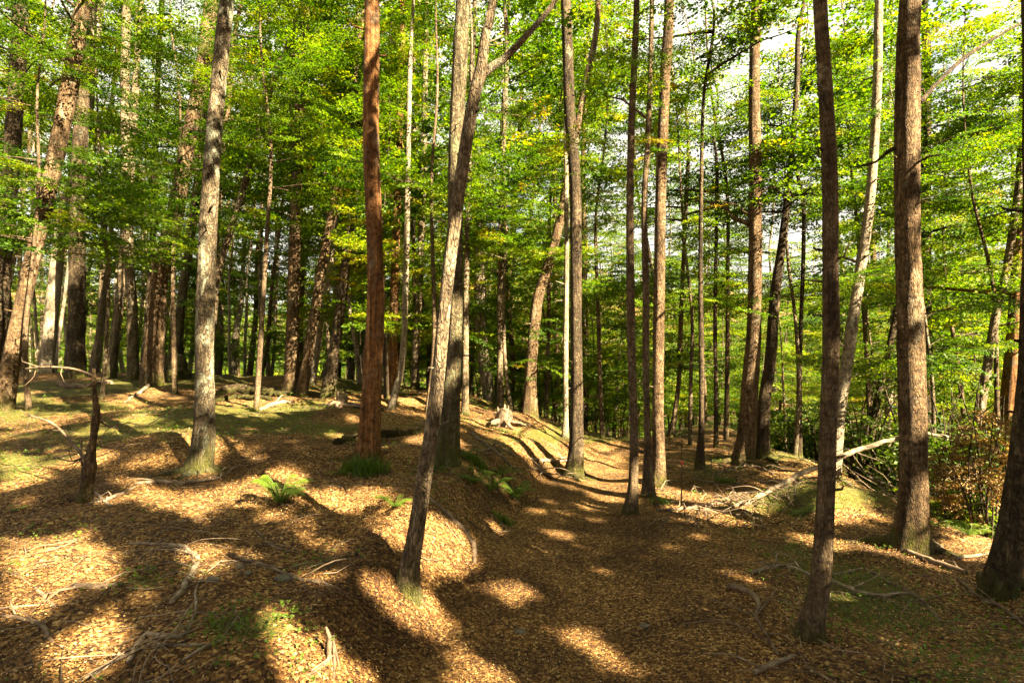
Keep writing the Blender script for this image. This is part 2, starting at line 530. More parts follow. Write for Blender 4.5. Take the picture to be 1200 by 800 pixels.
REDTAG = plain("red_tag", [(0.3, (0.5, 0.04, 0.05)), (0.7, (0.65, 0.08, 0.08))], 20)

# ------------------------------------------------------------------ ground, path, hills
def graded(a, b, step, lo, hi, grow=1.09):
    mid = np.arange(a, b + 1e-6, step)
    up, s, v = [], step, b
    while v < hi:
        s *= grow
        v += s
        up.append(v)
    dn, s, v = [], step, a
    while v > lo:
        s *= grow
        v -= s
        dn.append(v)
    return np.concatenate([dn[::-1], mid, up])

def moss_amount(x, y):
    s, hw = path_side(x, y)
    off = sstep(0.1, 0.9, np.abs(s) - hw)
    big = fbm(x * 0.55, y * 0.55, 0, 40, 4)
    left = sstep(5.0, 8.0, y - 0.25 * x)
    a = 0.06 + 1.1 * big + 0.40 * left + 0.25 * fbm(x * 2.2, y * 2.2, 0, 44, 3)
    edge = np.exp(-((np.abs(s) - hw - 0.30) / 0.22) ** 2) * sstep(4.0, 5.0, y)
    a = a + 0.95 * edge
    for (bx, by, ra, rb, amp) in ((3.35, 6.0, 0.9, 0.5, 0.8), (-2.0, 3.2, 0.35, 0.22, 0.7), (-1.3, 3.5, 0.25, 0.5, 0.5), (-1.65, 6.3, 0.6, 0.4, 0.55), (2.5, 7.4, 0.7, 0.4, 0.4),
                                  (-1.25, 2.75, 0.3, 0.15, 0.8), (0.55, 8.6, 0.5, 0.5, 0.4), (-5.0, 5.4, 0.8, 0.5, 0.4), (1.5, 8.9, 0.4, 0.8, 0.5)):
        a = a + amp * np.exp(-((x - bx) / ra) ** 2 - ((y - by) / rb) ** 2)
    return np.clip(a, -0.4, 0.75) * off

xs = graded(-8.0, 6.5, 0.05, -600, 600)
ys = graded(1.4, 11.0, 0.05, -90, 800)
GX, GY = np.meshgrid(xs, ys)
GZ = height(GX, GY)
nx, ny = len(xs), len(ys)
ii = (np.arange(ny - 1)[:, None] * nx + np.arange(nx - 1)[None, :]).ravel()
GF = np.stack([ii, ii + 1, ii + nx + 1, ii + nx], -1)
g = link("ground", np.stack([GX, GY, GZ], -1).reshape(-1, 3), GF, GROUND, tone=moss_amount(GX, GY).ravel())
tag(g, "forest floor of brown beech leaves with moss patches", None, None, "structure")

py = np.arange(-3, 13.5, 0.05)
pt = np.linspace(-1, 1, 45)
PT, PY = np.meshgrid(pt, py)
sl = (path_c(PY + 0.4) - path_c(PY - 0.4)) / 0.8
_, hw = path_side(0 * PY, PY)
nrm = np.sqrt(1 + sl * sl)
wob = 1.0 + 0.12 * fbm(PY * 1.7, PT * 0 + np.sign(PT) * 3, 0, 77, 3)
PX = path_c(PY) + PT * hw * wob / nrm
PYY = PY - PT * hw * wob * sl / nrm
PZ = height(PX, PYY) + 0.006 - 0.05 * sstep(0.78, 1.0, np.abs(PT)) + 0.008 * fbm(PX * 9, PYY * 9, 0, 5, 2)
n1 = len(pt)
ii = (np.arange(len(py) - 1)[:, None] * n1 + np.arange(n1 - 1)[None, :]).ravel()
p = link("path", np.stack([PX, PYY, PZ], -1).reshape(-1, 3), np.stack([ii, ii + 1, ii + n1 + 1, ii + n1], -1), PATHM, tone=np.full(PT.size, -0.4))
tag(p, "trodden footpath covered in small brown leaves", None, None, "structure")

# ------------------------------------------------------------------ gaps cut into the crowns so that sun patches fall on chosen spots
E1 = np.cross(S, [0, 0, 1.0]); E1 /= np.linalg.norm(E1)
E2 = np.cross(S, E1)

def plane(P):
    P = np.asarray(P)
    return np.stack([P @ E1, P @ E2], -1)

GAPS = []       # polygons in the plane square to the sun, each with the height of what is lit
def ell(u, v, a, b, tilt=0.45, n=10):
    n = 14
    t = np.linspace(0, 2 * np.pi, n, endpoint=False)
    k = 1 + 0.5 * vnoise(np.cos(t) * 1.7 + u * 0.37, np.sin(t) * 1.7 + v * 0.53, 0, 4)
    du, dv = a * np.cos(t) * k, b * np.sin(t) * k
    return [(u + x, v + y + tilt * x) for x, y in zip(du, dv)]

for poly in (
    [(486, 606), (520, 610), (553, 630), (558, 662), (525, 676), (495, 670), (478, 640)],
    [(430, 612), (468, 606), (484, 640), (462, 645)],
    [(412, 678), (450, 668), (470, 692), (505, 688), (538, 735), (505, 748), (458, 722)],
    [(308, 712), (340, 725), (392, 762), (438, 800), (440, 815), (350, 815), (322, 755)],
    [(55, 755), (128, 715), (162, 748), (112, 792), (50, 805)],
    [(5, 695), (78, 648), (112, 655), (92, 690), (30, 714)],
    [(262, 568), (300, 556), (322, 575), (302, 594), (270, 588)],
    [(158, 563), (200, 576), (250, 573), (264, 596), (220, 602), (168, 590)],
    [(0, 528), (40, 538), (62, 560), (0, 576)],
    [(418, 570), (456, 572), (452, 592), (424, 586)],
    [(684, 530), (742, 550), (744, 588), (694, 584), (674, 552)],
    [(645, 732), (700, 738), (712, 760), (660, 757)],
    [(560, 688), (608, 678), (636, 700), (600, 712)],
    [(525, 760), (560, 765), (610, 800), (600, 815), (530, 815)],
    [(760, 566), (860, 585), (905, 572), (885, 612), (800, 610)],
    [(578, 512), (602, 506), (668, 536), (650, 543), (600, 528)],
    [(0, 650), (60, 632), (125, 640), (140, 660), (60, 715), (0, 730)],
    ell(578, 566, 30, 9, 0.5), ell(604, 594, 12, 8, 0.5), ell(548, 548, 14, 6, 0.4), ell(300, 535, 22, 8), ell(270, 527, 12, 5), ell(195, 508, 16, 6), ell(330, 548, 12, 6), ell(152, 507, 9, 4),
    ell(60, 470, 30, 4, 0.1), ell(45, 458, 18, 3, 0.1), ell(165, 462, 35, 7, -0.2), ell(150, 472, 25, 5, 0), ell(330, 575, 14, 6),
    ell(145, 563, 18, 6, 0), ell(245, 545, 10, 20, 0), ell(862, 676, 26, 6, 0.3), ell(1000, 640, 60, 8, 0.1), ell(780, 640, 22, 5, 0.2),
    ell(820, 630, 25, 5, 0.2), ell(905, 690, 12, 4, 0.3), ell(1060, 760, 60, 9, 0.45), ell(1150, 740, 40, 7, 0.4), ell(880, 740, 20, 6, 0.4), ell(830, 720, 22, 6, 0.4),
    ell(640, 650, 16, 3, 0.3), ell(670, 655, 14, 3, 0.3), ell(660, 625, 22, 3, 0.2), ell(700, 645, 20, 4, 0.2), ell(735, 650, 24, 4, 0.2), ell(665, 608, 30, 3, 0.15), ell(720, 618, 28, 3, 0.15),
    ell(650, 590, 20, 2.5, 0.2), ell(700, 595, 24, 2.5, 0.1), ell(620, 598, 9, 3, 0.4), ell(612, 565, 9, 2.5, 0.4), ell(630, 560, 10, 3, 0.4), ell(660, 570, 14, 3, 0.2),
    ell(360, 620, 20, 7, 0.5), ell(280, 645, 16, 6, 0.5), ell(230, 610, 18, 5, 0.5), ell(390, 640, 14, 6, 0.5), ell(300, 690, 14, 5, 0.6), ell(20, 640, 25, 8, 0.3), ell(170, 690, 22, 8, 0.4),
    ell(200, 770, 26, 9, 0.4), ell(280, 780, 20, 8, 0.5), ell(45, 600, 22, 6, 0.2), ell(110, 620, 20, 5, 0.3), ell(1090, 660, 30, 6, 0.3), ell(1000, 700, 20, 5, 0.4),
    ell(760, 700, 20, 3, 0.4), ell(700, 690, 16, 3, 0.4), ell(720, 780, 30, 5, 0.4), ell(800, 770, 26, 5, 0.4), ell(950, 780, 24, 6, 0.5),
    [(930, 560), (1010, 580), (1040, 610), (960, 590)], [(1080, 600), (1160, 620), (1150, 660), (1090, 640)],
):
    c_ = np.mean(poly, 0)
    grow = 1.1 if len(poly) < 10 else 1.0
    W = np.array([on_ground(*(c_ + (np.array(q) - c_) * grow)) for q in poly])
    soft = 1.0
    if len(poly) == 14:
        soft = 0.82 if abs(path_side(W[:, 0].mean(), W[:, 1].mean())[0]) < 0.9 else 0.95
    GAPS.append((plane(W), (W @ S).mean(), soft))
# spots on stems: pixel, depth, radius in metres
for (u, v, y, r) in ((442, 230, 6.5, 0.55), (440, 290, 6.5, 0.3), (438, 470, 6.5, 0.22), (243, 310, 6.0, 0.3), (240, 500, 6.0, 0.25), (190, 350, 12.2, 0.9), (225, 150, 12.2, 1.0),
                     (147, 150, 13.3, 1.0), (153, 365, 13.3, 0.7), (22, 375, 10, 0.5), (12, 425, 10, 0.4), (70, 270, 15, 1.2), (64, 340, 15, 0.7), (100, 175, 15, 0.8),
                     (510, 480, 3.7, 0.16), (524, 330, 3.7, 0.2), (535, 180, 6.7, 0.5), (530, 500, 6.7, 0.3), (674, 130, 7.7, 0.6), (676, 220, 7.7, 0.5), (676, 420, 7.7, 0.2),
                     (780, 110, 7, 0.4), (1068, 340, 5.2, 0.22), (1066, 90, 5.2, 0.15), (1070, 560, 5.2, 0.2), (1025, 120, 7.2, 0.8), (1010, 300, 7.2, 0.5), (985, 480, 7.2, 0.3), (105, 515, 5.5, 0.22),
                     (1070, 450, 5.2, .12), (974, 330, 3.3, 0.1), (970, 520, 3.3, 0.08), (625, 370, 10, 0.5), (622, 450, 10, 0.4), (664, 420, 9.2, 0.5), (880, 420, 8.0, 0.2)):
    q = at_depth(u, v, y)
    t = np.linspace(0, 2 * np.pi, 10, endpoint=False)
    c = plane(q[None])[0]
    GAPS.append((np.stack([c[0] + r * np.cos(t), c[1] + r * np.sin(t)], -1), q @ S, 1.0))

def in_gap(P, A, D, margin=0.5):
    """True for points that stand in one of the gaps, on the sun's side of what is lit"""
    hit = np.zeros(len(A), bool)
    for poly, dq, soft in GAPS:
        lo, hi = poly.min(0), poly.max(0)
        idx = np.nonzero((A[:, 0] > lo[0]) & (A[:, 0] < hi[0]) & (A[:, 1] > lo[1]) & (A[:, 1] < hi[1]) & (D > dq + margin))[0]
        if not len(idx):
            continue
        X, Y = A[idx, 0], A[idx, 1]
        ins = np.zeros(len(idx), bool)
        k = len(poly)
        for i in range(k):
            x1, y1 = poly[i]
            x2, y2 = poly[(i + 1) % k]
            if y1 == y2:
                continue
            ins ^= ((y1 > Y) != (y2 > Y)) & (X < (x2 - x1) * (Y - y1) / (y2 - y1) + x1)
        idx = idx[ins]
        if soft < 1: idx = idx[(np.sin(idx // 7 * 12.9898) * 43758.5453) % 1.0 < soft]
        hit[idx] = True
    return hit

def open_sky(Q, rng, rough=0.04):
    """Q: leaves (n, 4, 3). False for leaves that would stand in one of the gaps"""
    keep = np.ones(len(Q), bool)
    j = rng.normal(0, rough, (len(Q), 2))
    for c in range(4):
        P = Q[:, c]
        keep &= ~in_gap(P, plane(P) + j, P @ S)
    return keep

def limb_clear(w):
    L = smooth_line(w, 0.12)[:, :3]
    return not in_gap(L, plane(L), L @ S).any()

# more gaps cut into the crowns, to let sun in among the background trees
KR = np.random.RandomState(19)
for (u, v, y, r) in ((1168, 485, 6.3, 0.7), (1120, 470, 7.2, 0.6), (1050, 480, 8, 0.6), (1130, 560, 6.5, 0.6), (1160, 400, 8, 0.9), (1100, 400, 9, 0.8), (1010, 440, 9, 0.8), (1100, 610, 5.8, 0.4)):
    q = at_depth(u, v, y); t = np.linspace(0, 2 * np.pi, 10, endpoint=False); c = plane(q[None])[0]
    GAPS.append((np.stack([c[0] + r * np.cos(t), c[1] + r * np.sin(t)], -1), q @ S, 1.0))
# many small chinks, added to throw flecks of light over slope and floor
for k in range(62):
    if k < 40: y = KR.uniform(3.2, 10.5); x = KR.uniform(-0.85, -0.05) * y
    else: y = KR.uniform(2.6, 8.0); x = KR.uniform(0.0, 0.75) * y
    q = np.array([x, y, float(height(x, y))])
    t = np.linspace(0, 2 * np.pi, 11, endpoint=False)
    r = KR.uniform(0.05, 0.13) * (1 + 0.5 * KR.uniform(-1, 1, 11)); rot = KR.uniform(0, 3.14); st = KR.uniform(0.5, 1.6)
    X, Y = r * np.cos(t) * st, r * np.sin(t)
    c = plane(q[None])[0]
    GAPS.append((np.stack([c[0] + X * math.cos(rot) - Y * math.sin(rot), c[1] + X * math.sin(rot) + Y * math.cos(rot)], -1), q @ S, 1.0))
for k in range(165):
    y = KR.uniform(9.5, 26) if k < 120 else KR.uniform(7.5, 13)
    x = KR.uniform(-0.95, 0.75) * y if k < 120 else KR.uniform(-0.45, 0.25) * y
    q = np.array([x, y, float(height(x, y)) + KR.uniform(0.0, 8)])
    r = KR.uniform(0.3, 0.85)
    if x < -0.3 * y and KR.rand() < 0.5: continue
    if abs(x) < 5 and y < 11 and q[2] < 1.5: continue
    t = np.linspace(0, 2 * np.pi, 9, endpoint=False)
    c = plane(q[None])[0]
    GAPS.append((np.stack([c[0] + r * np.cos(t) * KR.uniform(.6, 1.2), c[1] + r * np.sin(t)], -1), q @ S, 1.0))

# ------------------------------------------------------------------ foliage
def spray_template(rng, n, leaf, droop=0.12):
    """a flat fan of beech twigs one metre long along +x: n leaves as quads, shape (n, 4, 3)"""
    t = rng.uniform(0.02, 1, n) ** 0.85
    side = rng.choice([-1, 1], n)
    ln = (0.42 * (1 - 0.75 * t) + 0.08) * (0.75 + 0.5 * rng.rand(n))
    ln = np.round(t * 11) % 3 * 0.05 + ln * 0.9
    t = (np.round(t * 11) + rng.normal(0, 0.13, n)) / 11
    s = rng.uniform(0.05, 1, n)
    ang = np.radians(48) + rng.normal(0, 0.06, n)
    x = t + s * ln * np.cos(ang)
    y = side * s * ln * np.sin(ang)
    z = -droop * (x ** 2) - 0.10 * (s * ln) + rng.normal(0, 0.02, n)
    yaw = side * ang + rng.normal(0, 0.7, n)
    L = leaf * rng.uniform(0.7, 1.35, n)
    pit, rol = rng.normal(-0.15, 0.35, n), rng.normal(0, 0.45, n)
    ax = np.stack([np.cos(yaw) * np.cos(pit), np.sin(yaw) * np.cos(pit), np.sin(pit)], -1)
    hy = np.stack([-np.sin(yaw), np.cos(yaw), np.zeros(n)], -1)
    bz = np.cross(ax, hy)
    wy = hy * np.cos(rol)[:, None] + bz * np.sin(rol)[:, None]
    up = np.cross(ax, wy)
    P = np.stack([x, y, z], -1)
    l = L[:, None]
    q0 = P
    q1 = P + ax * l * 0.45 + wy * l * 0.36 + up * l * 0.08
    q2 = P + ax * l * 1.0
    q3 = P + ax * l * 0.45 - wy * l * 0.36 + up * l * 0.08
    return np.stack([q0, q1, q2, q3], 1)

TR = np.random.RandomState(11)
T_FAR = [spray_template(TR, 76, 0.092) for _ in range(5)]
T_MID = [spray_template(TR, 75, 0.095) for _ in range(5)]
T_FINE = [spray_template(TR, 120, 0.075) for _ in range(5)]
T_NEAR = [spray_template(TR, 200, 0.055) for _ in range(6)]
T_SHADE = [spray_template(TR, 70, 0.15) for _ in range(5)]

def place_sprays(tmpl, pos, az, tilt, roll, scale, rng, tone0=0.45, spread=0.22):
    """returns (m,4,3) quads and tones"""
    Q, TN = [], []
    k = rng.randint(0, len(tmpl), len(pos))
    for i in range(len(tmpl)):
        sel = np.nonzero(k == i)[0]
        if not len(sel):
            continue
        ca, sa = np.cos(az[sel]), np.sin(az[sel])
        ct, st = np.cos(tilt[sel]), np.sin(tilt[sel])
        cr, sr = np.cos(roll[sel]), np.sin(roll[sel])
        z = np.zeros_like(ca); o = np.ones_like(ca)
        Rx = np.stack([np.stack([o, z, z], -1), np.stack([z, cr, -sr], -1), np.stack([z, sr, cr], -1)], 1)
        Ry = np.stack([np.stack([ct, z, -st], -1), np.stack([z, o, z], -1), np.stack([st, z, ct], -1)], 1)
        Rz = np.stack([np.stack([ca, -sa, z], -1), np.stack([sa, ca, z], -1), np.stack([z, z, o], -1)], 1)
        R = Rz @ Ry @ Rx
        T = tmpl[i].reshape(-1, 3)
        W = np.einsum('sij,nj->sni', R, T) * scale[sel][:, None, None] + pos[sel][:, None, :]
        W = W.reshape(len(sel), -1, 4, 3)
        tn = np.clip(tone0 + 0.2 * vnoise(pos[sel][:, 0] * .9, pos[sel][:, 1] * .9, pos[sel][:, 2] * 1.2, 7)[:, None] + rng.normal(0, spread * 0.75, (len(sel), 1)) + rng.normal(0, spread * 0.6, (len(sel), W.shape[1])), 0, 1)  # random leaf tones; the per-spray spread also paints sunlit and shaded clumps
        Q.append(W.reshape(-1, 4, 3))
        TN.append(tn.ravel())
    return np.concatenate(Q), np.concatenate(TN)

def branch_set(rng, axis, z0, z1, nb, L0, L1, rise=0.25, per_m=5.0, scale=(0.5, 0.9), start=0.25, rb=0.02, az_bias=None):
    """limbs round a stem. axis(z) gives the stem's x, y. Limb length goes from L0 at z0 to L1 at z1."""
    wood, pos, az, tilt, roll, sc = [], [], [], [], [], []
    zs = z0 + (z1 - z0) * np.sort(rng.rand(nb))
    for i, zb in enumerate(zs):
        f = (zb - z0) / max(z1 - z0, 1e-3)
        L = (L0 + (L1 - L0) * f) * rng.uniform(0.55, 1.2)
        a = rng.uniform(0, 2 * np.pi) if az_bias is None else rng.normal(az_bias[0], az_bias[1])
        r0 = rb * (0.35 + 0.65 * L / max(L0, L1)) * rng.uniform(0.8, 1.2)
        n = 6
        t = np.linspace(0, 1, n)
        bend = rng.normal(0, 0.35)
        ra = rise * rng.uniform(0.3, 1.5) * (0.6 + 0.8 * f)
        A = a + bend * t
        x0, y0 = axis(zb)
        step = L / (n - 1)
        px = x0 + np.concatenate([[0], np.cumsum(np.cos(A[:-1]) * step)])
        py_ = y0 + np.concatenate([[0], np.cumsum(np.sin(A[:-1]) * step)])
        pz = zb + ra * L * (t - 0.45 * t ** 2) + rng.normal(0, 0.02 * L, n) * t
        P = np.stack([px, py_, pz, r0 * (1 - 0.85 * t)], -1)
        wood.append(P)
        m = max(2, int(L * per_m * (1 - start)) + 2)
        ts = start + (1 - start) * (np.arange(m) + rng.rand(m) * 0.8) / m
        ts = np.clip(ts, 0, 1)
        sd = np.where(np.arange(m) % 2 == 0, 1, -1)
        for tt, s_ in zip(ts, sd):
            c = np.array([np.interp(tt, t, P[:, j]) for j in range(3)])
            pos.append(c + rng.normal(0, 0.03, 3))
            az.append(np.interp(tt, t, A) + s_ * rng.uniform(0.25, 1.15) * (1.1 - 0.7 * tt))
            tilt.append(rng.normal(0.05, 0.18))
            roll.append(rng.normal(0, 0.2))
            sc.append(rng.uniform(*scale) * (0.55 + 0.45 * min(1, L / 2.0)) * (1.05 - 0.35 * tt))
    return wood, np.array(pos), np.array(az), np.array(tilt), np.array(roll), np.array(sc)

def leaves_object(name, Q, tone, parent, mat, off=None):
    m = len(Q)
    V = Q.reshape(-1, 3)
    if off is not None:
        V = V - np.asarray(off)
    return link(name, V, np.arange(m * 4).reshape(m, 4), mat, parent, None, tone, False)

# ------------------------------------------------------------------ the trees one can tell apart (pixels of the photograph give stem direction and girth)
G_LEFT = "tall trunks on the left slope"
TREES = [
 # bark, [(u, v, width)], depth or None, height, label, crown (z0, z1, limbs, L0, L1), low sprays [(u, v, dy, size)]
 ("dark", [(-8, 440, 22), (4, 300, 21), (14, 180, 20), (20, 90, 20), (24, 0, 18)], 11.5, 15, "brown trunk cut by the left edge with sunlit blotches near the frame", (5, 14, 18, 2.4, 1.2), [(20, 250, -1, 1.2), (60, 60, 0, 1.0)]),
 ("brown", [(3, 480, 27), (12, 430, 22), (22, 375, 20), (39, 300, 20), (62, 200, 21), (81, 105, 22), (96, 15, 20)], None, 15, "thick tilted trunk at far left with bleached sunlit foot", (5, 14, 18, 2.4, 1.2), [(120, 90, 0.5, 1.2), (40, 215, -1.5, 1.5), (150, 235, -1, 1.5), (90, 265, -1.5, 1.3), (190, 265, -0.5, 1.0)]),
 ("pale", [(54, 434, 18), (63, 345, 17), (75, 249, 15), (97, 170, 13), (108, 90, 12), (118, 0, 11)], 15.5, 17, "pale slanting trunk with bright sunlit stretch second from left edge", (6, 16, 16, 2.2, 1.0), [(110, 120, 0, 1.2)]),
 ("dark", [(88, 434, 26), (90, 360, 22), (91, 240, 20), (96, 120, 18), (104, 0, 16)], 14.5, 17, "broad dark shaded trunk just right of the pale slanting trunk", (6, 16, 16, 2.2, 1.0), []),
 ("grey", [(130, 428, 15), (134, 400, 13), (141, 345, 12), (147, 270, 12), (156, 150, 10), (164, 0, 9)], 14.5, 16, "slim grey trunk left of a twin stem with sunlit lower part", (6, 15, 14, 2.0, 1.0), []),
 ("grey", [(156, 430, 16), (155, 365, 14), (151, 300, 13), (147, 170, 12), (147, 80, 12), (148, 0, 11)], 13.5, 16, "upright grey trunk right of the slim one with sunlit spot low down", (6, 15, 14, 2.0, 1.0), [(150, 70, 0, 1.0)]),
 ("dark", [(170, 429, 11), (178, 300, 9), (182, 180, 8), (185, 90, 7), (190, 0, 7)], 16, 15, "thin dark stem squeezed behind the tilted brown trunk", (6, 14, 12, 1.8, 1.0), []),
 ("brown", [(178, 434, 28), (182, 390, 24), (187, 330, 24), (204, 255, 23), (222, 160, 21), (238, 80, 19), (248, 0, 17)], 12.5, 17, "sunlit tilted brown trunk left of the lichen-patched trunk", (7, 16, 18, 2.2, 1.0), [(215, 60, 0.5, 1.0), (200, 25, 1, 1.0)]),
 ("mossy", [(206, 424, 17), (212, 360, 13), (222, 285, 12), (236, 180, 10), (250, 60, 9)], 15.5, 16, "slanting shaded stem with mossy foot behind the lichen-patched trunk", (6, 15, 12, 2.0, 1.0), []),
 ("lichen", [(232, 552, 34), (238, 520, 28), (240, 470, 24), (240, 400, 23), (243, 300, 22), (247, 210, 21), (258, 80, 19), (266, 0, 18)], None, 14, "lichen-patched grey trunk with mossy base on the left slope", (6, 13, 16, 2.2, 1.0), []),
 ("grey", [(244, 440, 12), (254, 330, 9), (264, 290, 9), (280, 240, 9), (300, 165, 8), (320, 95, 8), (336, 58, 7)], 11.5, 9, "thin strongly slanted stem crossing behind the lichen-patched trunk", (5, 8.5, 8, 1.5, 0.8), [(330, 100, 0, 1.0)]),
 ("brown", [(340, 463, 24), (342, 430, 17), (345, 300, 15), (350, 150, 14), (358, 0, 12)], None, 15, "straight grey-brown trunk with ringed bark and splayed roots, left of the leaning pair", (5.5, 14, 16, 2.2, 1.0), [(330, 40, 0, 1.0), (325, 195, 0.5, 1.0)]),
 ("brown", [(354, 458, 15), (363, 405, 13), (378, 310, 12), (392, 240, 12), (412, 130, 11), (424, 40, 10), (430, 0, 9)], 10.9, 15, "leaning brown stem touching the ringed trunk at its foot", (5.5, 14, 14, 2.0, 1.0), [(380, 60, 0, 1.0)]),
 ("pale", [(366, 448, 9), (378, 370, 8), (386, 320, 8), (398, 220, 7), (410, 100, 7)], 12.5, 15, "pale thin stem behind the leaning brown stem", (6, 14, 12, 1.8, 1.0), []),
 ("dark", [(385, 458, 19), (392, 410, 14), (400, 350, 13), (410, 270, 12), (420, 180, 11), (430, 60, 10)], 10.8, 14, "dark leaning trunk just left of the red-brown trunk", (5.5, 13, 14, 2.0, 1.0), [(395, 190, 0, 1.0)]),
 ("red", [(431, 540, 37), (433, 515, 29), (436, 450, 25), (440, 350, 23), (438, 250, 21), (435, 150, 21), (436, 0, 20)], None, 15, "straight red-brown trunk with peeling bark glowing in sunlight", (6.5, 14, 14, 2.2, 1.0), []),
 ("pale", [(422, 445, 8), (417, 400, 7), (411, 370, 6), (404, 300, 5)], 13, 6, "short thin broken-looking stem left of the red-brown trunk", (3.2, 5.5, 8, 1.2, 0.6), []),
 ("red", [(460, 457, 16), (461, 400, 12), (462, 340, 11), (465, 250, 10), (469, 120, 9), (472, 0, 8)], 12, 15, "slim reddish trunk behind the red-brown trunk", (5.5, 14, 14, 2.0, 1.0), []),
 ("pale", [(458, 482, 11), (466, 450, 9), (472, 420, 9), (476, 300, 8), (478, 200, 7), (480, 100, 6)], 9.6, 10, "pale thin curved stem between the red-brown and the forked trunk", (4.8, 9, 10, 1.6, 0.8), [(470, 175, 0, 0.9)]),
 ("grey", [(486, 456, 12), (488, 400, 10), (493, 300, 9), (497, 150, 8), (500, 0, 7)], 13, 15, "grey stem seen just left of the leaning forked trunk", (6, 14, 12, 2.0, 1.0), []),
 ("grey", [(477, 690, 32), (481, 660, 25), (488, 620, 22), (497, 560, 20), (507, 500, 19), (515, 430, 18), (522, 350, 17), (533, 260, 17), (543, 190, 17), (556, 112, 16), (563, 85, 16), (570, 35, 12), (578, 0, 11)], None, 13, "slim leaning forked trunk in the sunlit litter beside the path", (6, 12.5, 22, 2.8, 1.2), []),
 ("mossy", [(524, 540, 34), (526, 505, 28), (529, 460, 23), (533, 400, 19), (535, 330, 18), (533, 250, 19), (535, 150, 19), (540, 50, 20), (543, 0, 18)], None, 15, "mossy grey trunk standing directly behind the forked trunk", (6.5, 14, 14, 2.2, 1.0), [(505, 45, 1, 0.8)]),
 ("grey", [(545, 475, 10), (546, 380, 8), (548, 250, 7), (552, 100, 7)], 10, 13, "thin grey stem hugging the right side of the mossy trunk", (5.5, 12, 12, 1.8, 0.8), [(575, 260, -0.5, 1.1), (600, 215, -0.5, 1.1), (615, 250, 0, 1.0)]),
 ("grey", [(586, 486, 10), (586, 420, 8), (586, 330, 8), (589, 200, 7), (594, 60, 6)], 11.5, 14, "thin grey trunk over the uprooted stump", (5.5, 13, 12, 2.0, 1.0), [(640, 200, 0, 1.0)]),
 ("brown", [(621, 504, 24), (622, 450, 16), (624, 410, 15), (630, 350, 15), (643, 310, 14), (660, 240, 12), (680, 130, 10)], 10.3, 13, "stout brown trunk bending right above the uprooted stump", (5.5, 12, 12, 2.0, 1.0), [(640, 430, -0.4, 0.6), (650, 380, -.3, .6)]),
 ("pale", [(662, 528, 11), (663, 470, 7), (663, 400, 7), (664, 300, 6), (663, 150, 6), (662, 0, 5)], 9.3, 14, "slender pale stem tucked left of the dark trunk beside the path bend", (6, 13, 12, 1.8, 1.0), []),
 ("dark", [(672, 556, 28), (675, 530, 20), (676, 450, 16), (675, 350, 15), (674, 220, 15), (667, 120, 15), (663, 0, 14)], None, 14, "dark upright trunk with sunlit patches where the path bends", (5.2, 13, 16, 2.2, 1.0), [(700, 170, -1, 1.0), (630, 160, 0, 0.9), (690, 230, 0.5, 0.8), (715, 60, 0, 1.2)]),
 ("slim", [(739, 602, 20), (742, 570, 13), (743, 500, 11), (740, 400, 11), (738, 250, 10), (740, 150, 9), (746, 0, 8)], None, 11, "thin straight dark stem nearest the path in the cluster of three", (5, 10, 12, 1.8, 0.8), [(735, 100, 0, 0.9)]),
 ("slim", [(760, 582, 18), (759, 520, 10), (757, 430, 9), (757, 340, 9), (755, 240, 8), (760, 150, 7), (764, 0, 6)], None, 12, "thin middle stem of the cluster of three beside the path", (5, 11, 12, 1.8, 0.8), [(700, 110, 0, 1.0)]),
 ("brown", [(770, 574, 25), (772, 540, 17), (771, 475, 15), (772, 370, 15), (773, 300, 15), (775, 200, 14), (779, 100, 14), (784, 0, 13)], 6.95, 14, "thickest mossy-footed trunk of the cluster of three beside the path", (5, 13, 16, 2.4, 1.0), [(800, 80, 0, 1.3), (760, 70, -1, 1.2), (820, 30, 0.5, 1.3), (830, 155, 1, 1.2), (780, 175, -.8, 0.8)]),
 ("slim", [(784, 524, 12), (790, 490, 7), (796, 440, 6), (798, 380, 6), (801, 300, 5), (806, 200, 5)], 11.5, 9, "thin curved stem at the far bend right of the cluster", (4, 8, 12, 1.8, 0.8), []),
 ("dark", [(820, 550, 13), (821, 525, 10), (822, 495, 7), (822, 420, 7), (821, 330, 6), (822, 200, 5)], None, 9, "thin stem with a knotted foot above the brushwood", (4, 8, 12, 1.8, 0.8), [(815, 350, 0.5, 0.9)]),
 ("dark", [(839, 538, 7), (839, 450, 5), (838, 380, 5), (840, 200, 4)], 9.8, 8, "very thin straight stem left of the thick mossy trunk", (3.6, 7, 12, 1.8, 0.8), []),
 ("brown", [(868, 553, 31), (874, 520, 25), (879, 450, 21), (884, 380, 18), (885, 300, 17), (885, 200, 16), (884, 80, 14), (886, 0, 13)], 8.3, 15, "thick mossy-footed trunk right of centre behind the brushwood", (4.6, 13, 18, 2.6, 1.2), [(850, 140, 0, 1.2), (900, 160, -.5, 1.2), (870, 40, -1, 1.2), (930, 110, 0, 1.1), (840, 235, 0, 1.2), (915, 220, 0.5, 1.2)]),
 ("dark", [(893, 556, 24), (894, 520, 17), (895, 480, 16), (903, 420, 14), (908, 350, 13), (917, 280, 10), (926, 200, 8), (934, 100, 7)], 8.7, 10, "crooked black trunk leaning out behind the thick mossy trunk", (4.6, 9, 12, 1.8, 0.8), []),
 ("dark", [(937, 548, 8), (937, 480, 6), (938, 400, 5), (942, 250, 5)], 9.3, 8, "very thin dark stem right of the crooked black trunk", (3.4, 7, 12, 1.8, 0.8), []),
 ("slim", [(948, 746, 35), (953, 720, 27), (961, 680, 24), (967, 600, 22), (971, 500, 21), (974, 400, 20), (973, 300, 19), (972, 200, 19), (966, 80, 18), (961, 0, 17)], None, 13, "slim smooth trunk in the right foreground with dark kinked base", (6, 12.5, 22, 2.8, 1.2), []),
